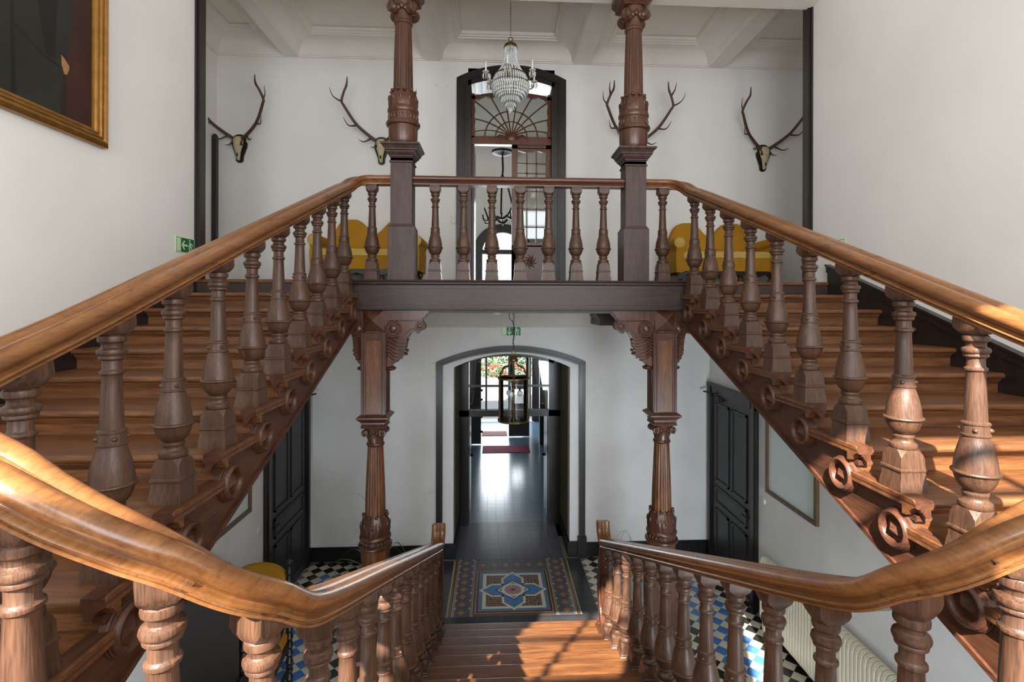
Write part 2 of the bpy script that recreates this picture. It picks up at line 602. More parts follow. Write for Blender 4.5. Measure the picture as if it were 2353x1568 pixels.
def side_poly(zoff, zlow, y_end, ztop):
    return [(REAR_Y, 0), (y_end, 0), (y_end, ztop), (5.0, ztop), (5.0, line_side(5.0) - zoff), (0.7, line_side(0.7) - zoff), (REAR_Y, line_side(0.7) - zoff)]
struct(MB().prism(side_poly(0.32, 0, BW, 3.64), 'X', XLL, XLL - 0.62).obj('wall_left_lower', M['wall_low'], smooth=0), 'white lower left wall under the stairs')
struct(MB().prism(side_poly(0.32, 0, BW, 3.64), 'X', XLR, XLR + 0.62).obj('wall_right_lower', M['wall_low'], smooth=0), 'white lower right wall under the stairs')
struct(MB().box(XWL - 0.26, XWL, REAR_Y, 5.15, 1.9, 7.62).obj('wall_left', M['wall'], smooth=0), 'tall white stair wall with the portrait')
struct(MB().box(XWR, XWR + 0.26, REAR_Y, 5.44, 1.9, 7.62).obj('wall_right', M['wall'], smooth=0), 'tall white stair wall beyond the sunny flight')
struct(MB().box(-4.25, -3.99, 5.15, BW, UF, 7.62).obj('wall_left_recess', M['wall'], smooth=0), 'white end wall of the gallery recess')
struct(MB().box(4.95, 5.2, 5.44, BW, UF, 7.62).obj('wall_right_recess', M['wall'], smooth=0), 'white end wall of the far gallery recess')
m = MB().box(-4.25, XWL - 0.26, 5.05, 5.15, UF, 7.62)
struct(m.obj('wall_left_return', M['wall'], smooth=0), 'short white return wall beside the gallery')
struct(MB().box(XWR + 0.26, 5.2, 5.34, 5.44, UF, 7.62).obj('wall_right_return', M['wall'], smooth=0), 'short white return wall of the far recess')
# rear wall with the three daylight windows and added low fill openings
def wall_with_holes(x0, x1, z0, z1, holes, y0, y1):
    m_ = MB()
    xs = sorted({x0, x1} | {q for h_ in holes for q in h_[:2]})
    for xa, xb in zip(xs, xs[1:]):
        hs = sorted((h_[2], h_[3]) for h_ in holes if h_[0] <= xa + 1e-6 and h_[1] >= xb - 1e-6)
        zz = z0
        for ha, hb in hs:
            m_.box(xa, xb, y0, y1, zz, ha)
            zz = hb
        m_.box(xa, xb, y0, y1, zz, z1)
    return m_
m = wall_with_holes(-3.2, 3.75, 0, 7.62, [(a, b_, WIN_Z0, WIN_Z1) for a, b_ in REAR_WIN] + [(a, b_, 0.6, 1.8) for a, b_ in LOW_FILL], REAR_Y - 0.3, REAR_Y)
struct(m.obj('wall_rear', M['wall'], smooth=0), 'white rear wall with tall landing windows')
for n, (a, b_) in enumerate(REAR_WIN):
    m = MB()
    y0, y1 = REAR_Y - 0.22, REAR_Y - 0.16
    for x in (a, b_ - 0.06):
        m.box(x, x + 0.06, y0, y1, WIN_Z0, WIN_Z1)
    for z in (WIN_Z0, WIN_Z1 - 0.07, 5.75):
        m.box(a, b_, y0, y1, z, z + 0.07)
    c = (a + b_) / 2
    m.box(c - 0.02, c + 0.02, y0 + 0.005, y1 - 0.005, WIN_Z0, WIN_Z1)
    for z in (3.75, 4.4, 5.05, 6.4):
        m.box(a, b_, y0 + 0.01, y1 - 0.01, z, z + 0.025)
    struct(m.obj('window_%d' % (n + 1), M['white_pl'], smooth=0), 'tall landing window')
# floors and ceilings
m = MB().box(XWL - 0.26, XWR + 0.26, UY + 0.06, 5.44, 3.64, UF - 0.02)
m.box(-4.25, 5.2, 5.15, BW, 3.64, UF)
m.box(XWL, XWR, UY + 0.04, 5.2, UF - 0.06, UF)
struct(m.obj('floor_gallery', M['beam'], smooth=0), 'dark wooden gallery floor')
struct(MB().box(XWL, XWR, REAR_Y, 0.76, LAND - 0.2, LAND).box(-0.62, 1.2, 0.7, 1.13, LAND - 0.12, LAND).obj('floor_landing', M['tread'], smooth=0), 'oak half landing at the head of the lower flight')
struct(MB().box(-4.3, 5.25, REAR_Y - 0.3, BW + 0.1, 7.58, 7.7).obj('ceiling', M['ceil'], smooth=0), 'cream plaster ceiling')
m = MB().prism([(UY + 0.35, 3.64), (BW, 3.64), (BW, 3.39), (7.24, 3.60)], 'X', XLL, XLR)
struct(m.obj('ceiling_lower', M['stucco'], smooth=0), 'cream coved ceiling under the gallery')
# coffered ceiling
beam_x = [(-3.017, -2.863), (-1.009, -0.819), (1.17, 1.366), (3.213, 3.413)]
for n, (a, b_) in enumerate(beam_x):
    struct(MB().box(a, b_, REAR_Y, BW, 7.292, 7.6).obj('trim_ceiling_beam.%03d' % n if n else 'trim_ceiling_beam', M['stucco'], smooth=0), 'cream plaster ceiling beam')
cells = [(-3.99, -3.017), (-2.863, -1.009), (-0.819, 1.17), (1.366, 3.213), (3.413, 4.95)]
def cove(x0, x1, y0, y1):
    pr = [(0, 7.292), (0.022, 7.292), (0.026, 7.308), (0.040, 7.312), (0.046, 7.335)]
    pr += [(0.05 + 0.20 * (1 - math.cos(R(90 * k / 8))), 7.337 + 0.165 * math.sin(R(90 * k / 8))) for k in range(9)]
    pr += [(0.255, 7.490), (0.285, 7.490), (0.289, 7.506), (0.312, 7.510), (0.316, 7.530), (0.336, 7.534), (0.340, 7.575), (0.0, 7.585)]
    m = MB()
    vs, fs = [], []
    for d, z in pr:
        vs += [(x0 + d, y0 + d, z), (x1 - d, y0 + d, z), (x1 - d, y1 - d, z), (x0 + d, y1 - d, z)]
    for k in range(len(pr) - 1):
        for i in range(4):
            j = (i + 1) % 4
            fs.append((k * 4 + i, k * 4 + j, k * 4 + 4 + j, k * 4 + 4 + i))
    m.add(vs, fs)
    return m
for n, (a, b_) in enumerate(cells):
    struct(cove(a, b_, 5.5 if 0 < n < 4 else 5.16 + 0.3 * (n == 4), BW).obj('trim_ceiling_cove', M['stucco'], smooth=25), 'cream coved coffer moulding')
struct(MB().box(XWL - 0.2, XWR + 0.2, 5.14, 5.5, 7.0, 7.6).obj('trim_column_architrave', M['stucco'], smooth=0), 'cream beam over the gallery columns')

# dark casings at the ends of the stair walls
for nm, xw, sgn, y0, y1, lb in (('trim_casing_left', XWL, 1, 5.15, 5.31, 'black-brown casing at the end of the portrait wall'), ('trim_casing_right', XWR, -1, 5.44, 5.60, 'black-brown casing at the end of the far stair wall')):
    m = MB()
    xa, xb = sorted((xw - sgn * 0.28, xw + sgn * 0.02))
    m.box(xa, xb, y0, y1, UF, 7.6)
    xa, xb = sorted((xw, xw + sgn * 0.045))
    m.box(xa, xb, y0 + 0.02, y0 + 0.07, UF, 7.6)
    struct(m.obj(nm, M['trim'], smooth=0), lb)
struct(MB().box(-3.99, -3.93, 7.40, 7.47, UF, 6.10).ball((-3.96, 7.435, 6.10), 0.035).obj('trim_dark_batten', M['trim']), 'dark wooden batten at the recess corner')

# ------------------------------------------------------------------ lower arched passage: casing, reveals, glazed door screen
def arch_band(x0, x1, zs, zt, w_, z0, y0, y1):
    """frame of width w_ outside the opening x0..x1"""
    inn = arch_pts(x0, x1, zs, zt, 24)
    h2 = zt + w_
    out = arch_pts(x0 - w_, x1 + w_, zs + w_ * 0.55, h2, 24)
    m = MB()
    for i in range(24):
        m.prism([inn[i], inn[i + 1], out[i + 1], out[i]], 'Y', y0, y1)
    m.prism([(x0 - w_, z0), (x0, z0), inn[0], out[0]], 'Y', y0, y1)
    m.prism([(x1, z0), (x1 + w_, z0), out[-1], inn[-1]], 'Y', y0, y1)
    return m
m = arch_band(-0.775, 1.265, 2.845, 3.045, 0.075, 0.0, BW - 0.05, BW)
m2 = arch_band(-0.757, 1.247, 2.835, 3.035, 0.03, 0.0, BW - 0.075, BW - 0.03)
m.add(m2.v, m2.f)
m.box(-0.87, -0.74, BW - 0.07, BW, 0, 0.30).box(1.23, 1.36, BW - 0.07, BW, 0, 0.30)
struct(m.obj('trim_arch_casing', M['trim'], smooth=0), 'black moulded casing round the lower arched passage')
m = MB().box(-0.602, -0.592, BW + 0.16, BW + 1.05, 0.2, 2.79).box(1.107, 1.117, BW + 0.16, BW + 1.05, 0.2, 2.79)
struct(m.obj('trim_reveal_panels', M['olive'], smooth=0), 'olive painted reveals of the passage')
m = MB().box(-0.61, -0.57, BW + 0.02, BW + 1.05, 0, 0.22).box(1.085, 1.125, BW + 0.02, BW + 1.05, 0, 0.22)
m.box(-0.74, -0.57, BW - 0.03, BW + 0.05, 0, 0.22).box(1.085, 1.23, BW - 0.03, BW + 0.05, 0, 0.22)
struct(m.obj('baseboard_passage', M['base'], smooth=0), 'black baseboards of the passage')
DY = 8.62
scr = MB()
scr.box(-0.62, -0.432, DY, DY + 0.14, 0, 2.9).box(0.915, 1.13, DY, DY + 0.14, 0, 2.9)
scr.box(-0.62, 1.13, DY, DY + 0.12, 1.84, 1.945)
inn = arch_pts(-0.52, 1.0, 2.73, 2.86, 16)
for i in range(16):
    scr.prism([inn[i], inn[i + 1], (inn[i + 1][0], 3.05), (inn[i][0], 3.05)], 'Y', DY, DY + 0.12)
screen = thing('door_screen', 'black framed transom window over the open passage doorway', 'door frame', (0, 0, 0))
struct(scr.obj('door_frame', M['trim'], screen, smooth=0))
del screen['category']
struct(screen)
screen.name = 'door_1'
xs4 = [-0.508, -0.142, 0.242, 0.598, 0.962]
for x in (-0.142, 0.242, 0.598):
    MB().box(x - 0.016, x + 0.016, DY + 0.01, DY + 0.09, 1.945, 2.86).obj('mullion', M['trim'], screen, smooth=0)
MB().box(-0.51, 0.965, DY + 0.012, DY + 0.085, 2.335, 2.365).obj('transom_bar', M['trim'], screen, smooth=0)
for i in range(4):
    for z0, z1 in ((1.945, 2.335), (2.365, 2.84)):
        MB().box(xs4[i], xs4[i + 1], DY + 0.045, DY + 0.05, z0, z1).obj('pane', M['glass'], screen, smooth=0)
# open door leaves, seen edge on against the jambs
for x0, x1 in ((-0.475, -0.425), (0.905, 0.95)):
    lf = MB().box(x0, x1, DY + 0.12, DY + 0.75, 0.02, 1.83).obj('door_leaf', M['trim'], screen, smooth=0)
    MB().ball(((x0 + x1) / 2 + (0.04 if x0 < 0 else -0.04), DY + 0.68, 1.0), 0.03).obj('door_handle', M['iron'], lf)
# ------------------------------------------------------------------ entrance hall beyond
HX0, HX1, HY1 = -1.75, 2.3, 13.62
struct(MB().box(HX0, HX1, 8.2, 16.4, -0.12, -0.006).obj('floor_hall', M['grout'], smooth=0), 'entrance hall floor beyond the passage')
m = MB().box(HX0 - 0.2, HX0, BW + 1.1, 16.4, 0, 3.2).box(HX0, -0.62, BW + 1.1, BW + 1.12, 0, 3.2)
struct(m.obj('wall_hall_left', M['wall_low'], smooth=0))
m = MB().box(HX1, HX1 + 0.2, BW + 1.1, 16.4, 0, 3.2).box(1.13, HX1, BW + 1.1, BW + 1.12, 0, 3.2)
struct(m.obj('wall_hall_right', M['wall_low'], smooth=0))
struct(MB().box(HX0, HX1, BW + 1.1, 16.4, 3.1, 3.3).obj('ceiling_hall', M['ceil'], smooth=0))
m = MB().box(HX0, HX0 + 0.03, 8.64, HY1, 0, 0.2).box(HX1 - 0.03, HX1, 8.64, HY1, 0, 0.2)
struct(m.obj('baseboard_hall', M['base'], smooth=0))
# vestibule partition with open double door
m = MB().box(HX0, -0.95, HY1, HY1 + 0.12, 0, 3.2).box(1.25, HX1, HY1, HY1 + 0.12, 0, 3.2).box(-0.95, 1.25, HY1, HY1 + 0.12, 2.75, 3.2)
struct(m.obj('wall_vestibule', M['wall_low'], smooth=0))
d2 = thing('door_2', 'dark double door of the entrance vestibule, standing open', 'door')
del d2['category']
struct(d2)
m = MB().box(-1.05, -0.90, HY1 - 0.05, HY1 + 0.15, 0, 2.85).box(1.2, 1.34, HY1 - 0.05, HY1 + 0.15, 0, 2.85).box(-1.05, 1.34, HY1 - 0.05, HY1 + 0.15, 2.68, 2.85)
m.obj('door_frame', M['dark'], d2, smooth=0)
MB().box(-0.92, -0.36, HY1 + 0.02, HY1 + 0.08, 0.02, 2.68).obj('door_leaf', M['dark'], d2, smooth=0)
lf = MB()
lf.box(0.40, 0.98, HY1 + 0.78, HY1 + 0.84, 0.02, 0.95).box(0.40, 0.50, HY1 + 0.78, HY1 + 0.84, 0.95, 2.5).box(0.88, 0.98, HY1 + 0.78, HY1 + 0.84, 0.95, 2.5).box(0.40, 0.98, HY1 + 0.78, HY1 + 0.84, 2.25, 2.5).box(0.5, 0.88, HY1 + 0.78, HY1 + 0.84, 1.35, 1.75)
lf = lf.obj('door_leaf', M['dark'], d2, smooth=0)
MB().box(0.5, 0.88, HY1 + 0.80, HY1 + 0.81, 1.75, 2.25).obj('pane', M['glass'], lf, smooth=0)
for z in (0.35, 0.75, 1.2, 1.45):
    MB().ball((-0.345, HY1 + 0.02, z), 0.035).obj('door_handle', M['iron'], d2)
# outer wall and threshold
m = MB().box(HX0, -0.75, 16.3, 16.5, 0, 3.2).box(1.2, HX1, 16.3, 16.5, 0, 3.2).box(-0.75, 1.2, 16.3, 16.5, 2.6, 3.2)
struct(m.obj('wall_front', M['dark'], smooth=0))
struct(MB().box(-0.8, 1.25, 16.25, 16.75, -0.1, 0.012).obj('trim_threshold', M['t_cream'], smooth=0), 'pale stone threshold of the entrance')
struct(MB().box(-14, 15, 16.5, 46, -0.2, -0.05).obj('floor_forecourt', M['gravel'], smooth=0), 'pale gravel forecourt outside')
tag(MB().box(-0.31, 0.90, 12.86, 13.49, 0, 0.012).obj('doormat', M['mat_red'], smooth=0), 'long red mat in front of the vestibule door', 'doormat')
tag(MB().box(-0.37, 0.36, 14.55, 15.05, 0, 0.012).obj('doormat', M['mat_brown'], smooth=0), 'brown mat inside the entrance, beyond the red one', 'doormat')
tag(MB().box(0.92, 1.02, 9.9, 10.02, 1.0, 2.35).obj('leaning_board', M['mirror'], smooth=0, loc=(0.95, 0.2, 0)), 'narrow pale board leaning in the hall corner', 'board')
bpy.data.objects['leaning_board'].rotation_euler = (R(4), R(-9), 0)
tag(MB().box(1.75, 2.25, 13.55, 13.61, 1.95, 2.5).obj('picture', M['dark'], smooth=0, loc=(0.0, 0, 0)), 'small dark picture on the hall end wall', 'picture')
# shrubs outside
def bush(name, c, rx, ry, rz, n, label, flowers=0):
    t = thing(name, label, 'shrub', (c[0], c[1], 0))
    m = MB()
    for i in range(n):
        a, b2 = random.uniform(0, 2 * PI), random.uniform(0, 1)
        u = Vector((math.cos(a) * math.sqrt(b2) * rx, math.sin(a) * math.sqrt(b2) * ry, c[2] + random.uniform(0.0, 1) * rz * (1 - 0.5 * b2)))
        s_ = random.uniform(0.07, 0.16)
        d = Vector((random.uniform(-1, 1), random.uniform(-1, 1), random.uniform(-0.4, 1))).normalized()
        e = d.cross(Vector((0.3, 0.5, 0.8))).normalized()
        m.add([u - e * s_ * 0.4, u + d * s_, u + e * s_ * 0.4, u - d * s_ * 0.8], [(0, 1, 2, 3)])
    fo = m.obj('foliage', M['hedge'], t, smooth=0)
    fo['kind'] = 'stuff'
    if flowers:
        m = MB()
        for i in range(flowers):
            a = random.uniform(0, 2 * PI)
            m.ball((math.cos(a) * rx * random.uniform(0.2, 1), -ry * random.uniform(0.4, 1.0), c[2] + random.uniform(0.05, 0.45) * rz), 0.055, seg=6, rings=4)
        fo = m.obj('blossoms', M['flower'], t)
        fo['kind'] = 'stuff'
    return t
bush('flowering_shrub', (0.3, 27.0, -0.06), 2.2, 0.9, 1.7, 1500, 'shrub with red blossoms outside the entrance', 60)
bush('shrub', (-2.2, 31.0, -0.06), 2.6, 1.2, 3.4, 1500, 'tall pale green shrub behind the flowering one')
bush('shrub', (3.4, 32.0, -0.06), 3.0, 1.2, 4.0, 1800, 'tall green shrub farther right outside the entrance')

# ------------------------------------------------------------------ upper door and the room behind it
struct(MB().box(-2.2, 3.0, BW + 0.45, 12.6, UF - 0.1, UF).obj('floor_upper_room', M['beam'], smooth=0))
m = MB().box(-2.4, -2.2, BW + 0.4, 12.6, UF, 7.8).box(3.0, 3.2, BW + 0.4, 12.6, UF, 7.8)
struct(m.obj('wall_upper_room_sides', M['wall'], smooth=0))
struct(MB().box(-2.4, 3.2, BW + 0.4, 12.6, 7.55, 7.8).obj('ceiling_upper_room', M['ceil'], smooth=0))
m = MB()
m.box(-2.2, -0.36, 12.2, 12.6, UF, 7.6).box(0.72, 3.0, 12.2, 12.6, UF, 7.6).box(-0.36, 0.72, 12.2, 12.6, UF, 4.15)
m.prism(arch_pts(-0.36, 0.72, 5.05, 5.55) + [(0.72, 7.6), (-0.36, 7.6)], 'Y', 12.2, 12.6)
struct(m.obj('wall_upper_room_far', M['wall'], smooth=0))
m = arch_band(-0.30, 0.66, 5.02, 5.44, 0.20, UF, 12.08, 12.2)
m.box(-0.36, 0.72, 12.1, 12.2, 4.93, 5.03).box(-0.5, 0.85, 12.02, 12.2, UF, 4.2)
struct(m.obj('window_4', M['trim'], smooth=0), 'bright round-headed window at the end of the upper room')

ud = thing('door_3', 'tall arched door with fanlight, left leaf open', 'door')
del ud['category']
struct(ud)
m = arch_band(-0.45, 0.925, 6.98, 7.13, 0.115, UF, BW - 0.045, BW)
m2 = arch_band(-0.475, 0.95, 6.985, 7.15, 0.035, UF, BW - 0.07, BW - 0.03)
m.add(m2.v, m2.f)
m.obj('casing', M['trim'], ud, smooth=0)
m = MB().box(-0.452, -0.355, BW, BW + 0.45, UF, 7.1).box(0.835, 0.927, BW, BW + 0.45, UF, 7.1)
inn = arch_pts(-0.40, 0.875, 6.95, 7.06, 12)
for i in range(12):
    m.prism([inn[i], inn[i + 1], (inn[i + 1][0], 7.2), (inn[i][0], 7.2)], 'Y', BW, BW + 0.45)
m.obj('jamb', M['trim'], ud, smooth=0)
FY = BW + 0.16
# fanlight frame with scalloped opening
def scallop(x0, x1, z0, z1):
    pts = []
    n = 4
    for i in range(n + 1):
        pts.append((x0 + 0.018 * (1 - abs(math.cos(PI * i * 1.5))), z0 + (z1 - z0) * i / n))
    return pts
fz0, fz1 = 6.22, 6.93
fr = MB()
fr.box(-0.36, 0.84, FY, FY + 0.05, 6.16, 6.26)
fr.box(-0.36, 0.84, FY - 0.03, FY + 0.07, 6.13, 6.20)
inn = arch_pts(-0.36, 0.84, 6.86, 6.93, 12)
for i in range(12):
    x = (inn[i][0] + inn[i + 1][0]) / 2
    fr.prism([inn[i], inn[i + 1], (inn[i + 1][0], inn[i + 1][1] - 0.055 + 0.018 * math.cos((i + 1) * PI)), (inn[i][0], inn[i][1] - 0.055 + 0.018 * math.cos(i * PI))], 'Y', FY, FY + 0.05)
for sx, xe in ((1, -0.36), (-1, 0.84)):
    for i in range(8):
        za, zb = 6.24 + i * 0.0825, 6.24 + (i + 1) * 0.0825
        wa, wb = 0.045 + 0.016 * (i % 2), 0.045 + 0.016 * ((i + 1) % 2)
        fr.prism([(xe, za), (xe + sx * wa, za), (xe + sx * wb, zb), (xe, zb)], 'Y', FY, FY + 0.05)
fr.obj('fanlight_frame', M['reddoor'], ud, smooth=0)
cx, cz = 0.24, 6.27
def clip_len(a):
    dx, dz = math.cos(a), math.sin(a)
    t = 9
    if abs(dx) > 1e-3:
        t = min(t, 0.56 / abs(dx))
    if dz > 1e-3:
        t = min(t, 0.615 / dz)
    return t
for k in range(10):
    a = R(6 + 168 * k / 9)
    t = clip_len(a)
    bend = 0.03 * math.cos(a)
    pts = [(cx + math.cos(a) * q, FY + 0.025, cz + math.sin(a) * q - 4 * bend * 0 + 0.05 * math.sin(PI * q / t) * abs(math.cos(a))) for q in [0.07 + (t - 0.07) * i / 8 for i in range(9)]]
    MB().tube(pts, 0.011, 6).obj('glazing_bar', M['reddoor'], ud)
for rr in (0.24, 0.40):
    pts = [(cx + rr * math.cos(R(g)), FY + 0.025, cz - 0.02 + rr * math.sin(R(g))) for g in range(0, 181, 12)]
    MB().tube(pts, 0.011, 6).obj('glazing_bar', M['reddoor'], ud)
m = MB().ball((cx, FY + 0.0, cz - 0.02), 0.085, (1, 0.35, 0.9), 16, 8)
for g in range(0, 181, 20):
    m.tube([(cx, FY - 0.02, cz - 0.03), (cx + 0.095 * math.cos(R(g)), FY - 0.02, cz - 0.03 + 0.095 * math.sin(R(g)))], [0.006, 0.014], 6)
for sx in (-1, 1):
    m.tube([(cx + sx * 0.08, FY, cz - 0.03), (cx + sx * 0.17, FY, cz + 0.0), (cx + sx * 0.24, FY, cz - 0.03)], [0.03, 0.022, 0.008], 6)
m.obj('shell_carving', M['reddoor'], ud)
MB().box(-0.33, 0.81, FY + 0.022, FY + 0.026, 6.25, 6.9).obj('pane', M['glass_grey'], ud, smooth=0)
# right leaf, closed
lf = MB()
lf.box(0.25, 0.335, FY, FY + 0.05, UF, 6.14).box(0.765, 0.84, FY, FY + 0.05, UF, 6.14).box(0.25, 0.84, FY, FY + 0.05, UF, 4.62).box(0.25, 0.84, FY, FY + 0.05, 6.08, 6.14)
for i in range(8):
    xa, xb = 0.335 + 0.43 * i / 8, 0.335 + 0.43 * (i + 1) / 8
    f_ = lambda q: 6.06 - 0.035 * abs(math.sin(PI * q * 1.5))
    lf.prism([(xa, 6.09), (xb, 6.09), (xb, f_((i + 1) / 8)), (xa, f_(i / 8))], 'Y', FY, FY + 0.05)
    g_ = lambda q: 4.62 + 0.05 * abs(math.sin(PI * q))
    lf.prism([(xa, 4.6), (xb, 4.6), (xb, g_((i + 1) / 8)), (xa, g_(i / 8))], 'Y', FY, FY + 0.05)
leaf = lf.obj('door_leaf', M['reddoor'], ud, smooth=0)
for x in (0.478, 0.622):
    MB().box(x - 0.01, x + 0.01, FY + 0.008, FY + 0.042, 4.62, 6.08).obj('glazing_bar', M['reddoor'], leaf, smooth=0)
for z in (4.90, 5.17, 5.44, 5.71, 5.88 - 0.02):
    MB().box(0.335, 0.765, FY + 0.008, FY + 0.042, z - 0.01, z + 0.01).obj('glazing_bar', M['reddoor'], leaf, smooth=0)
MB().box(0.335, 0.765, FY + 0.02, FY + 0.024, 4.62, 6.07).obj('pane', M['glass_grey'], leaf, smooth=0)
m = MB()
for i in range(9):
    a = R(40 * i)
    m.tube([(0.53, FY - 0.005, 4.38), (0.53 + 0.05 * math.cos(a), FY - 0.012, 4.38 + 0.06 * math.sin(a)), (0.53 + 0.10 * math.cos(a + 0.5), FY - 0.005, 4.38 + 0.11 * math.sin(a + 0.5))], [0.015, 0.012, 0.004], 6)
m.obj('flower_carving', M['reddoor'], leaf)
# left leaf swung into the room
MB().box(-0.352, -0.315, FY + 0.05, FY + 0.6, UF, 6.12).obj('door_leaf', M['reddoor'], ud, smooth=0)
# antler chandelier in that room
ac = thing('antler_chandelier', 'dark antler chandelier hanging in the room behind the tall door', 'chandelier', (0.13, 9.3, 5.45))
MB().lathe([(0.0, 0), (0.05, 0.0), (0.10, 0.03), (0.19, 0.05), (0.20, 0.09), (0.12, 0.10)], (0, 0, 0.98), 16).obj('ceiling_rose', M['iron'], ac)
MB().tube([(0, 0, 1.0), (0.01, 0, 0.75), (0, 0, 0.62)], 0.018).obj('hook', M['iron'], ac)
for k in range(3):
    a = 2.1 * k + 0.4
    MB().tube(crom([(0, 0, 0.64), (0.10 * math.cos(a), 0.1 * math.sin(a), 0.45), (0.17 * math.cos(a), 0.17 * math.sin(a), 0.22), (0.24 * math.cos(a), 0.24 * math.sin(a), -0.12)], 4), 0.016, 6).obj('chain', M['iron'], ac)
for k in range(6):
    a = PI * k / 3
    p = lambda g, r_, z: (r_ * math.cos(a + g), r_ * math.sin(a + g), z)
    MB().tube(crom([p(0, 0.18, -0.15), p(0.5, 0.26, -0.2), p(0.9, 0.27, -0.12), p(1.1, 0.33, 0.04)], 4), [0.022] * 8 + [0.015] * 4 + [0.006], 6).tube(crom([p(0.5, 0.25, -0.2), p(0.45, 0.36, -0.22), p(0.5, 0.4, -0.12)], 3), 0.012, 6).obj('antler', M['iron'], ac)
# ------------------------------------------------------------------ stair flights
RUN = 0.3677
def nosing_profile(run, back):
    p = [(back, 0.0), (0.02, 0.0)]
    p += [(0.02 - 0.02 * math.sin(R(a)), -0.02 + 0.02 * math.cos(R(a))) for a in range(20, 180, 20)]
    p += [(0.02, -0.04), (0.028, -0.042), (0.028, -0.050), (0.036, -0.052), (0.038, -0.058), (0.046, -0.070), (0.052, -0.080), (0.075, -0.080), (0.075, -0.041), (back, -0.041)]
    return p

def side_flight(sgn, xn, xw, label, wall_label):
    t = thing('stair_flight', label, 'stairs', (xn, 0.7, 1.9))
    off = Vector((-xn, -0.7, -1.9))
    tm = MB()
    tm.prism(nosing_profile(RUN, RUN + 0.05), 'X', xn, xw)
    nr = MB().prism([(xn + sgn * a - sgn * 0.001, b_ + 0.0006) for a, b_ in nosing_profile(0, 0.085)], 'Y', -0.0005, RUN + 0.06)
    xa, xb = sorted((xn + sgn * 0.03, xn + sgn * 0.065))
    nr.box(xa, xb, 0.030, 0.075, -0.104, -0.078)
    nr.ball((xn + sgn * 0.047, 0.058, -0.112), 0.03, (0.35, 0.35, 0.9), 8, 8)
    nrm = nr.mesh('nosing_return', M['string'], 30)
    tmesh = tm.mesh('tread', M['tread'], 30)
    rm = MB()
    xa, xb = sorted((xn + sgn * 0.05, xw))
    rm.box(xa, xb, 0.052, 0.075, -0.145, -0.06)
    rmesh = rm.mesh('riser', M['tread'], 0)
    ring = MB()
    pr = [(0.099, 0.02), (0.099, -0.006), (0.095, -0.010), (0.095, -0.018), (0.090, -0.021), (0.090, -0.028), (0.087, -0.039), (0.077, -0.046), (0.068, -0.043), (0.061, -0.034), (0.059, -0.012), (0.0, -0.010)]
    ring.lathe([(a, b_ * sgn) for a, b_ in pr], (0, 0, 0), 28, 'X')
    ringm = ring.mesh('rosette', M['string'], 40)
    pm = MB()
    s_ = 0.043
    ap = -0.050 * sgn
    pm.add([(-0.008 * sgn, -s_, -s_), (-0.008 * sgn, s_, -s_), (-0.008 * sgn, s_, s_), (-0.008 * sgn, -s_, s_), (ap, 0, 0)], [(0, 1, 4), (1, 2, 4), (2, 3, 4), (3, 0, 4)])
    pmm = pm.mesh('pyramid_boss', M['string'], 0)
    for j in range(-1, 12):
        y, z = nose_side(j)
        if j >= 0:
            link('tread', tmesh, t, Vector((0, y, z)) + off)
            link('nosing_return', nrm, t, Vector((0, y, z)) + off)
        else:
            mm = MB().prism(nosing_profile(RUN, 0.2), 'X', xn, xw)
            mm.obj('tread', M['tread'], t, 30, Vector((0, y, z)) + off)
        link('riser', rmesh, t, Vector((0, y, z)) + off)
        if -1 < j < 11:
            rg = link('rosette', ringm, t, Vector((xn + sgn * 0.035, y + 0.13, z - 0.178)) + off)
            link('pyramid_boss', pmm, rg)
    # cut stringer
    poly = []
    for j in range(11, -1, -1):
        y, z = nose_side(j)
        poly += [(y + 0.055, z - 0.15), (y + 0.055, z - 0.04)]
    poly += [(UY + 0.055, nose_side(0)[1] - 0.04), (UY + 0.055, line_side(UY + 0.05) - 0.41), (0.78, line_side(0.78) - 0.41)]
    xa = xn + sgn * 0.035
    MB().prism(poly, 'X', xa, xa + sgn * 0.045).obj('stringer', M['string'], t, 0, off)
    ys = (0.78, UY + 0.055)
    m_ = MB().prism([(ys[0], line_side(ys[0]) - 0.425), (ys[1], line_side(ys[1]) - 0.425), (ys[1], line_side(ys[1]) - 0.40), (ys[0], line_side(ys[0]) - 0.40)], 'X', xa - sgn * 0.015, xa + sgn * 0.06)
    m_.obj('stringer_edge', M['string'], t, 0, off)
    m_ = MB().prism([(ys[0], line_side(ys[0]) - 0.40), (ys[1], line_side(ys[1]) - 0.40), (ys[1], line_side(ys[1]) - 0.30), (ys[0], line_side(ys[0]) - 0.30)], 'X', xa + sgn * 0.05, xw)
    m_.obj('soffit', M['wall'], t, 0, off)
    # wall skirting that follows the pitch
    sk = MB().prism([(0.6, line_side(0.6) - 0.2), (UY + 0.02, line_side(UY) - 0.2), (UY + 0.02, line_side(UY) + 0.10), (0.6, line_side(0.6) + 0.10)], 'X', xw - sgn * 0.03, xw)
    sk.prism([(0.6, line_side(0.6) + 0.10), (UY + 0.02, line_side(UY) + 0.10), (UY + 0.02, line_side(UY) + 0.165), (0.6, line_side(0.6) + 0.165)], 'X', xw - sgn * 0.045, xw)
    sk.prism([(0.6, line_side(0.6) + 0.165), (UY + 0.02, line_side(UY) + 0.165), (UY + 0.02, line_side(UY) + 0.185), (0.6, line_side(0.6) + 0.185)], 'X', xw - sgn * 0.06, xw)
    struct(sk.obj('trim_wall_skirting_' + ('right' if sgn > 0 else 'left'), M['trim'], None, 0), wall_label)
    return t
XNR, XNL = 1.8735, -1.331
side_flight(1, XNR, XWR, 'oak stair flight rising along the right wall, lower treads in sunlight', 'black stepped skirting of the right flight')
side_flight(-1, XNL, XWL, 'oak stair flight rising along the left wall under the portrait', 'black stepped skirting of the left flight')

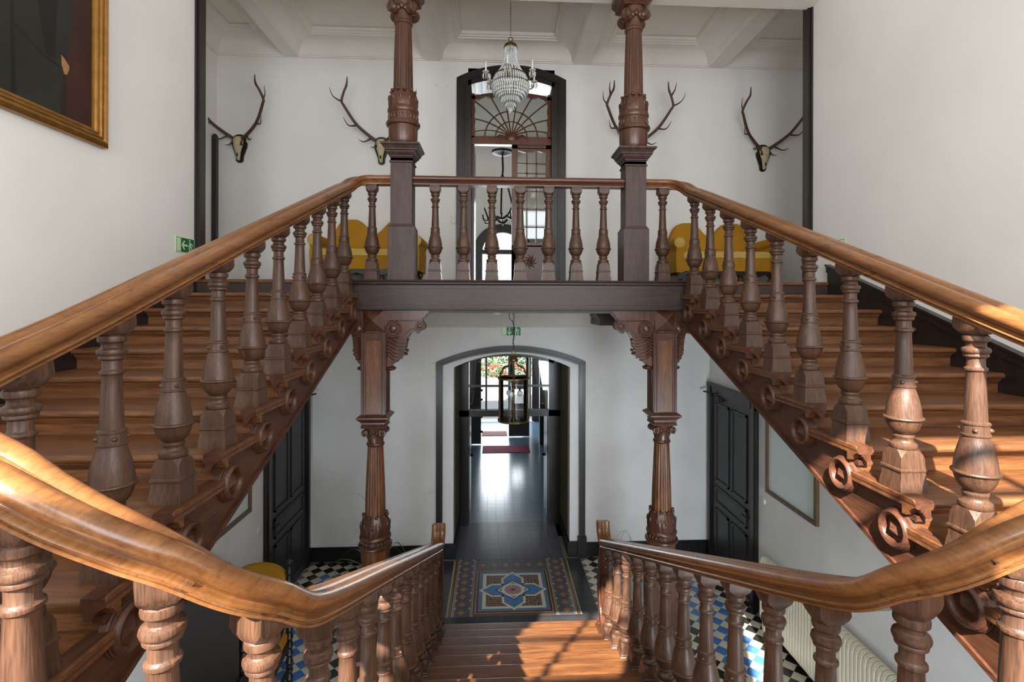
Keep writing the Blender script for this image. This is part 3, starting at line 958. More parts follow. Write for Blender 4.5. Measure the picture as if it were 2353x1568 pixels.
# lower middle flight
mf = thing('stair_flight', 'wide oak flight descending in the middle towards the tiled floor', 'stairs', (CXM, 5.77, 0))
offm = Vector((-CXM, -5.77, 0))
RUNC = 0.3338
tm = MB().prism([(-a, b_) for a, b_ in nosing_profile(RUNC, RUNC + 0.05)], 'X', -0.665, 1.236)
tmesh = tm.mesh('tread', M['tread'], 30)
rmesh = MB().box(-0.665, 1.236, -0.075, -0.052, -0.145, -0.06).mesh('riser', M['tread'], 0)
for k in range(1, 16):
    y, z = nose_mid(k)
    if k < 15:
        link('tread', tmesh, mf, Vector((0, y, z)) + offm)
    link('riser', rmesh, mf, Vector((0, y, z)) + offm)
for xa, xb in ((-0.70, -0.665), (1.236, 1.271)):
    poly = []
    for k in range(1, 16):
        y, z = nose_mid(k)
        poly += [(y - 0.05, z - 0.14), (y - 0.05, z - 0.002)]
    y15 = nose_mid(15)[0]
    poly += [(y15 - 0.3, LAND - 0.02), (y15 - 0.3, LAND - 0.4), (5.3, 0.0)]
    MB().prism(poly, 'X', xa, xb).obj('stringer', M['string'], mf, 0, offm)

# ------------------------------------------------------------------ balusters
BPROF = [(0.040, .158), (0.054, .162), (0.058, .172), (0.056, .184), (0.046, .192), (0.041, .200), (0.041, .210), (0.044, .215), (0.0455, .221), (0.044, .227),
         (0.037, .231), (0.044, .236), (0.058, .252), (0.067, .272), (0.0725, .295), (0.0735, .300), (0.081, .304), (0.083, .309), (0.081, .314), (0.0735, .318),
         (0.0725, .325), (0.071, .345), (0.067, .375), (0.060, .405), (0.052, .435), (0.0455, .455), (0.0455, .458), (0.0495, .461), (0.0495, .467), (0.0465, .470),
         (0.0450, .505), (0.0485, .508), (0.0485, .514), (0.0445, .517), (0.039, .522), (0.0375, .56), (0.0355, .62), (0.033, .68), (0.0315, .725), (0.033, .729),
         (0.0385, .733), (0.0395, .738), (0.0385, .743), (0.033, .747), (0.0308, .752), (0.0308, .783), (0.034, .786), (0.041, .790), (0.042, .797), (0.040, .801),
         (0.046, .806), (0.0485, .815), (0.046, .825), (0.038, .829), (0.0335, .834), (0.0335, .846), (0.037, .851), (0.044, .856), (0.0455, .866), (0.044, .876), (0.038, .881), (0.036, .887)]
def octo(m, prof):
    """(half, corner cut, z) eight-sided rings: square blocks with cut corners"""
    vs, fs = [], []
    for h, c, z in prof:
        q = h - c
        vs += [(-q, -h, z), (q, -h, z), (h, -q, z), (h, q, z), (q, h, z), (-q, h, z), (-h, q, z), (-h, -q, z)]
    for k in range(len(prof) - 1):
        for i in range(8):
            j = (i + 1) % 8
            fs.append((k * 8 + i, k * 8 + j, k * 8 + 8 + j, k * 8 + 8 + i))
    fs.append(tuple(range(8))[::-1])
    fs.append(tuple(range((len(prof) - 1) * 8, len(prof) * 8)))
    m.add(vs, fs)
def baluster_mesh(shift, top, sx=0.0, sy=0.0):
    m_ = MB()
    zz = lambda z: 0.04 + 0.974 * z - shift
    e = 0.0012
    octo(m_, [(0.070, e, 0.0), (0.066, e, max(zz(0.0), 0.006)), (0.062, e, max(zz(0.025), 0.012)), (0.061, e, max(zz(0.055), 0.02)), (0.0655, e, zz(0.059)), (0.0655, e, zz(0.068)), (0.060, e, zz(0.074)),
              (0.0575, e, zz(0.125)), (0.0565, 0.012, zz(0.142)), (0.054, 0.028, zz(0.160))])
    m_.lathe([(r_, zz(z)) for r_, z in BPROF], (0, 0, 0), 22)
    n0 = len(m_.v)
    octo(m_, [(0.044, 0.024, zz(0.884)), (0.050, 0.018, zz(0.896)), (0.0535, 0.008, zz(0.908)), (0.0545, e, zz(0.922)), (0.0515, e, top - 0.004)])
    for i in range(n0 + 32, n0 + 40):
        x_, y_, z_ = m_.v[i]
        m_.v[i] = (x_, y_, z_ + sx * x_ + sy * y_)
    return m_.mesh('baluster', M['bal'], 38)
BCACHE = {}
def bal_for(H, sx=0.0, sy=0.0):
    shift = max(0.0, min(0.09, 0.962 - H))
    key = (round(H, 3), round(sx, 2), round(sy, 2))
    if key not in BCACHE:
        BCACHE[key] = (baluster_mesh(shift, H + 0.006, sx, sy), shift)
    return BCACHE[key]
stud_m = MB().lathe([(0.0, 0.012), (0.004, 0.011), (0.0095, 0.004), (0.0095, 0.0), (0.012, -0.001), (0.012, -0.006)], (0, 0, 0), 10, 'Z').mesh('stud', M['bal'], 40)
def baluster(parent, off, x, y, z, zrail, sx=0.0, sy=0.0, rot=0.0):
    """zrail: underside of the rail above this baluster"""
    me, shift = bal_for(zrail - z, sx, sy)
    o = link('baluster', me, parent, Vector((x, y, z)) + off, (0, 0, rot))
    for k in range(4):
        a = R(45 + 90 * k)
        link('stud', stud_m, o, (0.0445 * math.cos(a), 0.0445 * math.sin(a), 0.04 + 0.974 * 0.4865 - shift), (0, R(90), a))
    return o

# ------------------------------------------------------------------ handrails
def rail_profile():
    h = [(0.0, -0.017), (0.006, -0.014)]
    h += [(0.037 + 0.034 * math.cos(R(a)), -0.029 + 0.029 * math.sin(R(a))) for a in range(150, -61, -15)]
    h += [(0.050, -0.055), (0.045, -0.060), (0.049, -0.066), (0.059, -0.069), (0.062, -0.074), (0.059, -0.079), (0.051, -0.080), (0.051, -0.084), (0.056, -0.086), (0.056, -0.093), (0.0, -0.093)]
    return h + [(-a, b_) for a, b_ in h[-2:0:-1]]
RAIL_H = 0.093
RP = rail_profile()
ARC = [(0, 2.865), (-17, 2.968), (-33, 3.060), (-48, 3.165), (-60, 3.235), (-75, 3.315), (-92, 3.400), (-115, 3.462), (-140, 3.523), (-160, 3.563), (-180, 3.603)]
def stair_rail(sgn, xm, xs, xped, name_label):
    """sgn -1: left balustrade. xm middle flight rail, xs side flight rail"""
    t = thing('stair_balustrade', name_label, 'balustrade', (xm, 5.2, 0.3))
    off = Vector((-xm, -5.2, -0.3))
    cx, rr = (xm + xs) / 2, abs(xm - xs) / 2
    yc = 1.55
    ctl = [(xm, y, line_mid(y) + 0.94) for y in (5.26, 4.4, 3.4, 2.4, 1.85)]
    for a, z in ARC:
        ctl.append((cx - sgn * rr * math.cos(R(a)), yc + rr * math.sin(R(a)), z))
    ctl += [(xs, y, line_side(y) + 0.99) for y in (1.85, 2.5, 3.4, 4.3, 4.75)]
    ctl += [(xs, 4.98, line_side(4.98) + 0.985), (xs - sgn * 0.015, 5.10, 4.962), (xs - sgn * 0.05, 5.20, 5.008), (xs - sgn * 0.12, 5.27, 5.031), (xs - sgn * 0.22, 5.30, 5.037), (xped, 5.30, 5.038)]
    path = crom(ctl, 5)
    MB().sweep(RP, path).obj('handrail', M['rail'], t, 50, off)
    # upturned end
    z0 = line_mid(5.24) + 0.94
    MB().sweep(RP, crom([(xm, 5.23, z0 + 0.0), (xm, 5.285, z0 + 0.005), (xm, 5.325, z0 + 0.05), (xm, 5.345, z0 + 0.13)], 4)).obj('handrail_end', M['rail'], t, 50, off)
    # carved scroll newel
    m_ = MB()
    pth = crom([(a, b_, 0) for a, b_ in ((5.40, 0.40), (5.37, 0.33), (5.30, 0.32), (5.265, 0.39), (5.29, 0.47), (5.345, 0.56), (5.375, 0.70), (5.365, 0.88), (5.33, 1.02), (5.305, 1.13), (5.30, 1.24))], 4)
    pth = [(q[0], q[1]) for q in pth]
    L_, Rr_ = [], []
    for k in range(len(pth)):
        a = Vector(pth[max(k - 1, 0)])
        b_ = Vector(pth[min(k + 1, len(pth) - 1)])
        d = (b_ - a).normalized()
        n_ = Vector((-d.y, d.x))
        hw = 0.030 + 0.022 * math.sin(PI * k / (len(pth) - 1))
        L_.append(Vector(pth[k]) + n_ * hw)
        Rr_.append(Vector(pth[k]) - n_ * hw)
    for k in range(len(pth) - 1):
        m_.prism([tuple(L_[k]), tuple(L_[k + 1]), tuple(Rr_[k + 1]), tuple(Rr_[k])], 'X', xm - 0.05, xm + 0.05)
    for k in range(6, len(pth) - 4, 3):
        m_.ball((xm, L_[k].x if L_[k].x > Rr_[k].x else Rr_[k].x, L_[k].y), 0.026, (1.4, 0.8, 0.9), 8, 6)
    m_.ball((xm, 5.36, 0.40), 0.05, (1.3, 1, 1), 10, 8)
    m_.prism([(5.22, 0.14), (5.46, 0.14), (5.46, 0.30), (5.40, 0.33), (5.22, 0.30)], 'X', xm - 0.06, xm + 0.06)
    m_.prism([(5.25, 0.28), (5.36, 0.30), (5.30, 0.75), (5.24, 0.9)], 'X', xm - 0.04, xm + 0.04)
    m_.obj('newel_scroll', M['col'], t, 40, off)
    # balusters
    for k in range(3, 14):
        y, z = nose_mid(k)
        baluster(t, off, xm, y - 0.048, z, line_mid(y - 0.048) + 0.94 - RAIL_H, 0, -0.4194)
    def arc_z(a):
        return next(ARC[i][1] + (ARC[i + 1][1] - ARC[i][1]) * (ARC[i][0] - a) / (ARC[i][0] - ARC[i + 1][0]) for i in range(len(ARC) - 1) if ARC[i][0] >= a >= ARC[i + 1][0])
    for a, zb in ((-23, nose_mid(14)[1]), (-54, None), (-88, None), (-130, None)):
        x_, y_ = cx - sgn * rr * math.cos(R(a)), yc + rr * math.sin(R(a))
        zi = arc_z(a) - RAIL_H
        slope = (arc_z(a - 8) - arc_z(a + 8)) / (rr * R(16))
        # tangent for decreasing angle
        tx, ty = -sgn * rr * math.sin(R(a)), -rr * math.cos(R(a))
        rot = math.atan2(ty, tx)
        base = zb if zb else zi - 0.962
        o = baluster(t, off, x_, y_, base, zi, slope, 0, rot)
        if not zb:
            MB().box(-0.075, 0.075, -0.075, 0.075, -(base - LAND), 0.0).obj('plinth', M['string'], o, 0)
    for j in range(0, 10):
        y, z = nose_side(j)
        baluster(t, off, xs, y + 0.165, z, line_side(y + 0.165) + 0.99 - RAIL_H, 0, 0.38075)
    baluster(t, off, -1.256 if sgn < 0 else 1.76, 5.30, UF, 5.038 - RAIL_H)
    return t
stair_rail(-1, -0.579, -1.43, -1.04, 'left oak balustrade sweeping from the middle flight up past the portrait wall')
stair_rail(1, 1.15, 1.955, 1.545, 'right oak balustrade with its lower bend in bright sunlight')
gb = thing('gallery_balustrade', 'straight balustrade between the two gallery columns', 'balustrade', (CXM, 5.3, UF))
offg = Vector((-CXM, -5.3, -UF))
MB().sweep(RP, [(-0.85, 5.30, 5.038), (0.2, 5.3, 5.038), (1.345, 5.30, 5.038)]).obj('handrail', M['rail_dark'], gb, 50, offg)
for x in (-0.615, -0.325, -0.033, 0.26, 0.555, 0.842, 1.131):
    baluster(gb, offg, x, 5.30, UF, 5.038 - RAIL_H)

# ------------------------------------------------------------------ gallery edge beam
bm_ = MB()
x0, x1 = -1.395, 1.925
bm_.box(x0, x1, UY - 0.03, UY + 0.30, 3.672, UF - 0.03)
bm_.prism([(UY + 0.3, UF), (UY - 0.06, UF), (UY - 0.068, UF - 0.012), (UY - 0.06, UF - 0.024), (UY - 0.05, UF - 0.026), (UY - 0.05, UF - 0.038), (UY - 0.04, UF - 0.050), (UY - 0.03, UF - 0.052), (UY + 0.3, UF - 0.052)], 'X', x0 - 0.02, x1 + 0.02)
for z, h in ((3.685, 0.012), (3.672, 0.008)):
    bm_.box(x0, x1, UY - 0.042, UY, z, z + h)
bm_ = struct(bm_.obj('trim_gallery_beam', M['beam'], smooth=30), 'dark panelled oak beam along the gallery edge')
fm = MB()
for z in (3.722, 3.885):
    fm.box(x0 + 0.08, x1 - 0.08, UY - 0.038, UY - 0.028, z, z + 0.008)
for x in (x0 + 0.08, x1 - 0.088):
    fm.box(x, x + 0.008, UY - 0.038, UY - 0.028, 3.722, 3.893)
fm.obj('panel_bead', M['string'], bm_, 0)

# ------------------------------------------------------------------ columns
def fluted(m_, prof, nf=16, depth=0.07, seg=96, c=(0, 0, 0)):
    m_.lathe(prof, c, seg, 'Z', lambda a, k: 1 - depth * max(0.0, math.cos(a * nf)) ** 0.7 if 0 < k < len(prof) - 1 else 1 - depth * 0.0)
def leaf_collar(m_, z0, z1, r0, r1, n=10):
    prof = [(r0 + (r1 - r0) * (k / 8) ** 1.2 + 0.012 * math.sin(PI * k / 8), z0 + (z1 - z0) * k / 8) for k in range(9)]
    m_.lathe(prof, (0, 0, 0), 80, 'Z', lambda a, k: 1 + 0.045 * abs(math.sin(a * n / 2)) * math.sin(PI * min(k + 1, 8) / 9) + 0.02 * math.sin(a * n * 2.5 + k))
    for i in range(n):
        a = 2 * PI * i / n
        m_.ball((math.cos(a) * (r1 + 0.014), math.sin(a) * (r1 + 0.014), z1 - 0.004), 0.020, (1, 1, 0.8), 8, 6)
        m_.ball((math.cos(a + PI / n) * (r0 + (r1 - r0) * .45 + 0.014), math.sin(a + PI / n) * (r0 + (r1 - r0) * .45 + 0.014), z0 + (z1 - z0) * .5), 0.016, (1, 1, 2.2), 6, 6)
def capital(m_, z0, z1, r):
    """ionic capital with four corner volutes"""
    m_.lathe([(r, z0), (r * 1.02, z0 + (z1 - z0) * 0.3), (r * 1.25, z0 + (z1 - z0) * 0.75), (r * 1.3, z1)], (0, 0, 0), 24)
    zc = z0 + (z1 - z0) * 0.52
    vr = (z1 - z0) * 0.30
    for s1 in (-1, 1):
        for s2 in (-1, 1):
            d = Vector((s1, s2, 0)).normalized()
            cc = d * (r * 1.42)
            for ax, da in (('X', Vector((s1, 0, 0))), ('Y', Vector((0, s2, 0)))):
                c_ = (cc.x + da.x * 0.004, cc.y + da.y * 0.004, zc)
                m_.torus(c_, vr * 0.72, vr * 0.30, ax, 16, 6)
                m_.torus(c_, vr * 0.30, vr * 0.2, ax, 12, 6)
            m_.ball((cc.x * 0.93, cc.y * 0.93, zc), vr * 0.8, (1, 1, 1), 10, 8)
    for k in range(4):
        a = k * PI / 2
        for q in (-0.35, 0, 0.35):
            m_.ball((math.cos(a + q) * r * 1.18, math.sin(a + q) * r * 1.18, zc - 0.01 + 0.02 * math.cos(q * 4)), vr * 0.42, (1, 1, 1.2), 8, 6)

def upper_column(x, label):
    t = thing('gallery_column', label, 'column', (x, 5.3, UF))
    o_ = lambda m_, n_, mat_, sm=35: m_.obj(n_, mat_, t, sm)
    z = lambda q: q - UF
    o_(MB().sq([(0.131, 0), (0.131, z(4.500)), (0.128, z(4.508)), (0.120, z(4.514)), (0.116, z(4.530)), (0.107, z(4.535))]), 'pedestal_base', M['post'], 0)
    o_(MB().sq([(0.107, z(4.530)), (0.107, z(5.20))]), 'pedestal_shaft', M['post'], 0)
    o_(MB().sq([(0.107, z(5.150)), (0.118, z(5.155)), (0.118, z(5.168)), (0.107, z(5.173)), (0.107, z(5.205)), (0.120, z(5.212)), (0.120, z(5.222)), (0.132, z(5.232)), (0.146, z(5.250)),
                (0.146, z(5.262)), (0.160, z(5.268)), (0.160, z(5.282)), (0.176, z(5.305)), (0.192, z(5.318)), (0.192, z(5.335)), (0.10, z(5.345))]), 'pedestal_cap', M['post'], 0)
    o_(MB().lathe([(0.150, z(5.336)), (0.152, z(5.345)), (0.130, z(5.352)), (0.126, z(5.356)), (0.136, z(5.375)), (0.145, z(5.42)), (0.147, z(5.50)), (0.147, z(5.545))], (0, 0, 0), 40), 'bowl', M['col'])
    o_(MB().lathe([(0.147, z(5.536)), (0.166, z(5.544)), (0.174, z(5.562)), (0.168, z(5.580)), (0.156, z(5.588)), (0.146, z(5.592)), (0.144, z(5.665)), (0.152, z(5.674)), (0.158, z(5.690)), (0.156, z(5.71)), (0.147, z(5.728)), (0.140, z(5.738))], (0, 0, 0), 40), 'ring_moulding', M['col'])
    m_ = MB()
    for i in range(22):
        a = 2 * PI * i / 22
        m_.ball((math.cos(a) * 0.146, math.sin(a) * 0.146, z(5.628)), 0.012, (0.8, 0.8, 2.2), 6, 6)
    o_(m_, 'bead_frieze', M['col'])
    m_ = MB()
    leaf_collar(m_, z(5.732), z(5.90), 0.142, 0.104, 10)
    o_(m_, 'leaf_collar', M['col'], 60)
    m_ = MB()
    fluted(m_, [(0.100, z(5.89)), (0.0985, z(5.93)), (0.094, z(6.2)), (0.087, z(6.45)), (0.083, z(6.56)), (0.082, z(6.585))], 18, 0.075, 108)
    o_(m_, 'fluted_shaft', M['col'], 60)
    o_(MB().lathe([(0.082, z(6.58)), (0.092, z(6.588)), (0.095, z(6.60)), (0.092, z(6.612)), (0.084, z(6.62))], (0, 0, 0), 32), 'astragal', M['col'])
    m_ = MB()
    capital(m_, z(6.615), z(6.83), 0.088)
    o_(m_, 'capital', M['col'], 50)
    o_(MB().sq([(0.12, z(6.815)), (0.135, z(6.83)), (0.16, z(6.85)), (0.16, z(6.88)), (0.19, z(6.93)), (0.19, z(7.005))]), 'abacus', M['col'], 0)
    return t
upper_column(-0.945, 'carved oak column on square pedestal, left of the chandelier')
upper_column(1.447, 'carved oak column on square pedestal, right of the chandelier')

def bracket(parent, sgn, xf, wide):
    """carved scroll bracket; xf: column face, sgn: direction, local coords x from axis, z absolute"""
    X = lambda q: xf + sgn * q * wide
    t0, t1 = -0.085, 0.085
    m_ = MB()
    m_.prism([(X(0), 3.66), (X(.44), 3.66), (X(.43), 3.635), (X(.405), 3.622), (X(.40), 3.604), (X(.375), 3.59), (X(.365), 3.565), (X(0), 3.565)], 'Y', t0 - 0.02, t1 + 0.02)
    br = m_.obj('bracket', M['col'], parent, 30)
    m_ = MB()
    body = [(0, 3.57), (.36, 3.57), (.385, 3.53), (.38, 3.48), (.35, 3.455), (.335, 3.44), (.318, 3.425), (.30, 3.45), (.25, 3.435), (.215, 3.375), (.20, 3.29), (.185, 3.22), (.15, 3.175), (.115, 3.16), (.115, 3.14), (.075, 3.125), (.06, 3.10), (0, 3.09)]
    m_.prism([(X(a), b_) for a, b_ in body], 'Y', t0 + 0.02, t1 - 0.02)
    m_.obj('bracket_body', M['col'], br, 30)
    m_ = MB()
    m_.prism([(X(a), b_) for a, b_ in [(0.0, 3.56), (.05, 3.57), (.16, 3.55), (.30, 3.55), (.36, 3.54), (.33, 3.50), (.25, 3.47), (.17, 3.41), (.08, 3.395), (0.0, 3.42)]], 'Y', t0, t1)
    for cxq, czq, rq in ((.085, 3.478, .085), (.345, 3.502, .046)):
        for r2, dd in ((1.0, 0.006), (0.78, 0.010), (0.6, 0.014)):
            for yy in (t0, t1):
                m_.torus((X(cxq), yy + (dd if yy > 0 else -dd), czq), rq * r2 * 0.9, rq * 0.10, 'Y', 20, 6)
        for yy in (t0, t1):
            m_.ball((X(cxq), yy, czq), rq * 0.55, (1, 0.8, 1), 14, 10)
    m_.obj('scroll', M['col'], br, 40)
    m_ = MB()
    for yy in (t0 + 0.02, t1 - 0.02):
        for k in range(7):
            zz = 3.18 + 0.034 * k
            w0 = 0.10 + 0.012 * k
            m_.tube(crom([(X(0.015), yy, zz + 0.02), (X(0.05), yy, zz + 0.035), (X(w0 * 0.7), yy, zz + 0.0), (X(min(w0 + 0.05, .2)), yy, zz - 0.012)], 3), [0.008, 0.012, 0.014, 0.014, 0.014, 0.014, 0.012, 0.012, 0.010, 0.006], 6)
    for k in range(6):
        m_.ball((X(.20 + 0.012 * math.sin(k * 2)), 0, 3.22 + 0.036 * k), 0.016, (1, 3.0, 1), 8, 6)
    m_.obj('leaf_carving', M['col'], br, 60)
    MB().ball((X(0.04), 0, 3.075), 0.034, (1.7, 2.0, 0.75), 14, 8).obj('pendant_drop', M['col'], br)
    return br

def lower_column(x, label, inner):
    t = thing('hall_column', label, 'column', (x, 5.25, 0))
    o_ = lambda m_, n_, mat_, sm=35: m_.obj(n_, mat_, t, sm)
    o_(MB().sq([(0.175, 0), (0.175, 0.16), (0.165, 0.17), (0.155, 0.20), (0.145, 0.21), (0.145, 0.92), (0.155, 0.94), (0.17, 0.97), (0.17, 1.02), (0.15, 1.04)]), 'pedestal', M['col'], 0)
    o_(MB().lathe([(0.13, 1.035), (0.135, 1.05), (0.12, 1.07), (0.115, 1.085), (0.130, 1.11), (0.140, 1.15), (0.1435, 1.20), (0.1435, 1.272)], (0, 0, 0), 40), 'bowl', M['panel'])
    o_(MB().lathe([(0.140, 1.268), (0.160, 1.274), (0.169, 1.288), (0.167, 1.302), (0.152, 1.312), (0.138, 1.316), (0.136, 1.352), (0.150, 1.358), (0.156, 1.370), (0.154, 1.386), (0.142, 1.400), (0.134, 1.406)], (0, 0, 0), 40), 'ring_moulding', M['col'])
    m_ = MB()
    for i in range(22):
        a = 2 * PI * i / 22
        m_.ball((math.cos(a) * 0.139, math.sin(a) * 0.139, 1.334), 0.010, (0.9, 0.9, 1.8), 6, 6)
    o_(m_, 'bead_frieze', M['col'])
    m_ = MB()
    leaf_collar(m_, 1.402, 1.600, 0.140, 0.103, 10)
    o_(m_, 'leaf_collar', M['col'], 60)
    m_ = MB()
    fluted(m_, [(0.101, 1.585), (0.101, 1.63), (0.097, 1.80), (0.087, 2.05), (0.078, 2.26), (0.077, 2.305)], 18, 0.085, 108)
    o_(m_, 'fluted_shaft', M['panel'], 60)
    o_(MB().lathe([(0.075, 2.29), (0.086, 2.300), (0.090, 2.312), (0.086, 2.324), (0.078, 2.33), (0.078, 2.40)], (0, 0, 0), 32), 'astragal', M['col'])
    m_ = MB()
    capital(m_, 2.375, 2.495, 0.086)
    o_(m_, 'capital', M['col'], 50)
    o_(MB().sq([(0.105, 2.485), (0.118, 2.490), (0.122, 2.508), (0.112, 2.512), (0.118, 2.530), (0.118, 2.545), (0.130, 2.560), (0.158, 2.588), (0.158, 2.600), (0.125, 2.622), (0.115, 2.625)]), 'abacus', M['col'], 0)
    sh = MB().sq([(0.108, 2.62), (0.108, 3.66)])
    so = sh.obj('square_shaft', M['col'], t, 0)
    m_ = MB()
    for sx in (-1, 1):
        for dx in (0.074, 0.096):
            m_.box(min(sx * dx, sx * (dx + 0.014)), max(sx * dx, sx * (dx + 0.014)), -0.122, -0.10, 2.625, 3.45)
            m_.box(-0.122, -0.10, min(sx * dx, sx * (dx + 0.014)), max(sx * dx, sx * (dx + 0.014)), 2.625, 3.45)
            m_.box(0.10, 0.122, min(sx * dx, sx * (dx + 0.014)), max(sx * dx, sx * (dx + 0.014)), 2.625, 3.45)
    m_.box(-0.088, 0.088, -0.118, -0.10, 3.375, 3.385)
    m_.obj('edge_beads', M['col'], so, 0)
    MB().box(-0.073, 0.073, -0.1105, -0.107, 2.63, 3.36).obj('inset_panel', M['panel'], so, 0)
    m_ = MB().sq([(0.108, 3.435), (0.122, 3.440), (0.122, 3.455), (0.108, 3.462)])
    s_ = 0.103
    zc = 3.565
    m_.add([(-s_, -0.108, zc - s_), (s_, -0.108, zc - s_), (s_, -0.108, zc + s_ - 0.004), (-s_, -0.108, zc + s_ - 0.004), (0, -0.175, zc)], [(0, 1, 4), (1, 2, 4), (2, 3, 4), (3, 0, 4)])
    m_.obj('diamond_block', M['col'], so, 0)
    bracket(t, inner, 0.108 * inner, 1.0)
    bracket(t, -inner, -0.108 * inner, 0.5)
    return t
lower_column(-1.205, 'carved oak column below the gallery, left of the arched passage', 1)
lower_column(1.74, 'carved oak column below the gallery, right of the arched passage', -1)
m = MB().prism([(1.32, 3.655), (1.325, 3.63), (1.345, 3.62), (1.36, 3.58), (1.395, 3.545), (1.40, 3.48), (1.40, 3.45), (2.2, 3.45), (2.2, 3.655)], 'Y', 6.75, 7.4)
struct(m.obj('trim_ceiling_corbel', M['beam'], smooth=0), 'dark wooden corbel under the gallery ceiling')
# ------------------------------------------------------------------ floor tiles
def cam_px(x, y, z):
    c, s = math.cos(0.0494), math.sin(0.0494)
    d = y * c + x * s
    return 1195.27 + 1174.6 * (x * c - y * s) / d, 701.9 - 1174.6 * (z - EYE) / d
TS = 0.0595
def diamond_mesh(name, mat):
    h = TS * math.sqrt(2)
    return MB().prism([(h, 0), (0, h), (-h, 0), (0, -h)], 'Z', -0.008, 0.0).mesh(name, mat, 0)
DT = {k: diamond_mesh('tile', M['t_' + k]) for k in ('white', 'black', 'blue')}
windows_px = [(1540, 1325, 1840, 1568), (1335, 1290, 1380, 1400), (548, 1385, 830, 1568), (690, 1285, 840, 1340), (1800, 1450, 1900, 1568)]
rest = {'white': MB(), 'black': MB(), 'blue': MB()}
cand = []
P0 = (3.131, 5.565)
for i in range(-72, 3):
    for j in range(-46, 24):
        if (i + j) % 2:
            continue
        x, y = P0[0] + 0.085 * i, P0[1] + 0.085 * j
        if y < 2.6 or y > 7.44:
            continue
        right = 1.30 < x < 3.19
        left = -2.63 < x < -0.80
        if not (right or left):
            continue
        d_ = min((3.21 - x) if right else (x + 2.65), 7.46 - y, (x - 1.24) if right else (-0.75 - x))
        if i % 2:
            c_ = 'white'
        else:
            c_ = 'blue' if 0.34 < d_ < 0.83 else 'black'
        u, v = cam_px(x, y, 0)
        vis = any(a <= u <= c2 and b2 <= v <= d2 for a, b2, c2, d2 in windows_px)
        cand.append((not vis, math.hypot(x, y), x, y, c_))
cand.sort()
for n, (nv, _, x, y, c_) in enumerate(cand):
    if n < 290 and not nv:
        link('tile', DT[c_], FLOOR, (x, y, 0))
    else:
        h = TS * math.sqrt(2)
        rest[c_].prism([(x + h, y), (x, y + h), (x - h, y), (x, y - h)], 'Z', -0.008, 0.0)
for c_, m in rest.items():
    o = m.obj('tile_field_' + c_, M['t_' + c_], FLOOR, 0)
    o['kind'] = 'stuff'
# plain charcoal border slabs
for x0, x1 in ((1.065, 1.26), (-0.775, -0.585)):
    for k in range(8):
        y = 6.12 + 0.168 * k
        MB().box(x0, x1, y, y + 0.163, -0.008, 0.0).obj('border_tile', M['t_grey'], FLOOR, 0)
for k in range(7):
    x = -0.775 + 0.291 * k
    MB().box(x, x + 0.287, 5.80, 6.105, -0.008, 0.0005).obj('border_tile', M['t_grey'], FLOOR, 0)

# ornamental tile panel at the foot of the stairs
pn = FLOOR
def piece(name, poly, mat, z, h=0.0012):
    return MB().prism(poly, 'Z', z - h, z).obj(name, M[mat], pn, 0)
def rect(x0, x1, y0, y1):
    return [(x0, y0), (x1, y0), (x1, y1), (x0, y1)]
def frame4(name, x0, x1, y0, y1, w_, mat, z):
    piece(name, rect(x0, x0 + w_, y0, y1), mat, z)
    piece(name, rect(x1 - w_, x1, y0, y1), mat, z)
    piece(name, rect(x0 + w_, x1 - w_, y0, y0 + w_), mat, z)
    piece(name, rect(x0 + w_, x1 - w_, y1 - w_, y1), mat, z)
OX0, OX1, OY0, OY1 = -0.567, 1.055, 6.112, 7.467
bw_ = 0.163
for k in range(8):
    ya, yb = OY0 + k * (OY1 - OY0) / 8, OY0 + (k + 1) * (OY1 - OY0) / 8 - 0.003
    piece('panel_tile', rect(OX0, -0.41, ya, yb), 't_band', 0.0, 0.006)
    piece('panel_tile', rect(-0.407, -0.25, ya, yb), 't_band', 0.0, 0.006)
    piece('panel_tile', rect(0.742, 0.895, ya, yb), 't_band', 0.0, 0.006)
    piece('panel_tile', rect(0.898, OX1, ya, yb), 't_band', 0.0, 0.006)
for k in range(6):
    xa, xb = -0.247 + k * 0.1645, -0.247 + (k + 1) * 0.1645 - 0.003
    piece('panel_tile', rect(xa, xb, 7.155, 7.308), 't_band', 0.0, 0.006)
    piece('panel_tile', rect(xa, xb, 7.311, 7.467), 't_band', 0.0, 0.006)
piece('inner_panel', rect(-0.247, 0.738, OY0, 7.152), 't_brown', 0.0, 0.006)
# outer strips and cream lines
for x, w_, mt, z in ((OX0, 0.010, 't_line', .0012), (OX0 + 0.010, 0.045, 't_brown', .0010), (OX0 + 0.055, 0.008, 't_line', .0012), (OX0 + 0.075, 0.006, 't_line', .0012),
                     (-0.29, 0.006, 't_line', .0012), (-0.272, 0.008, 't_line', .0012), (0.756, 0.008, 't_line', .0012), (0.776, 0.006, 't_line', .0012),
                     (OX1 - 0.081, 0.006, 't_line', .0012), (OX1 - 0.063, 0.008, 't_line', .0012), (OX1 - 0.055, 0.045, 't_brown', .0010), (OX1 - 0.010, 0.010, 't_line', .0012)):
    piece('border_strip', rect(x, x + w_, OY0, OY1), mt, z)
for k in range(8):
    yk = OY0 + (k + 0.5) * (OY1 - OY0) / 8
    for xc in (-0.40, 0.885):
        piece('lozenge', [(xc + 0.05, yk), (xc, yk + 0.052), (xc - 0.05, yk), (xc, yk - 0.052)], 't_gold', .0012)
    for xc in (OX0 + 0.085, -0.30, 0.79, OX1 - 0.085):
        piece('half_round', [(xc + 0.017 * math.cos(R(a)), yk + 0.085 + 0.017 * math.sin(R(a))) for a in range(0, 360, 45)], 't_line', .0012)
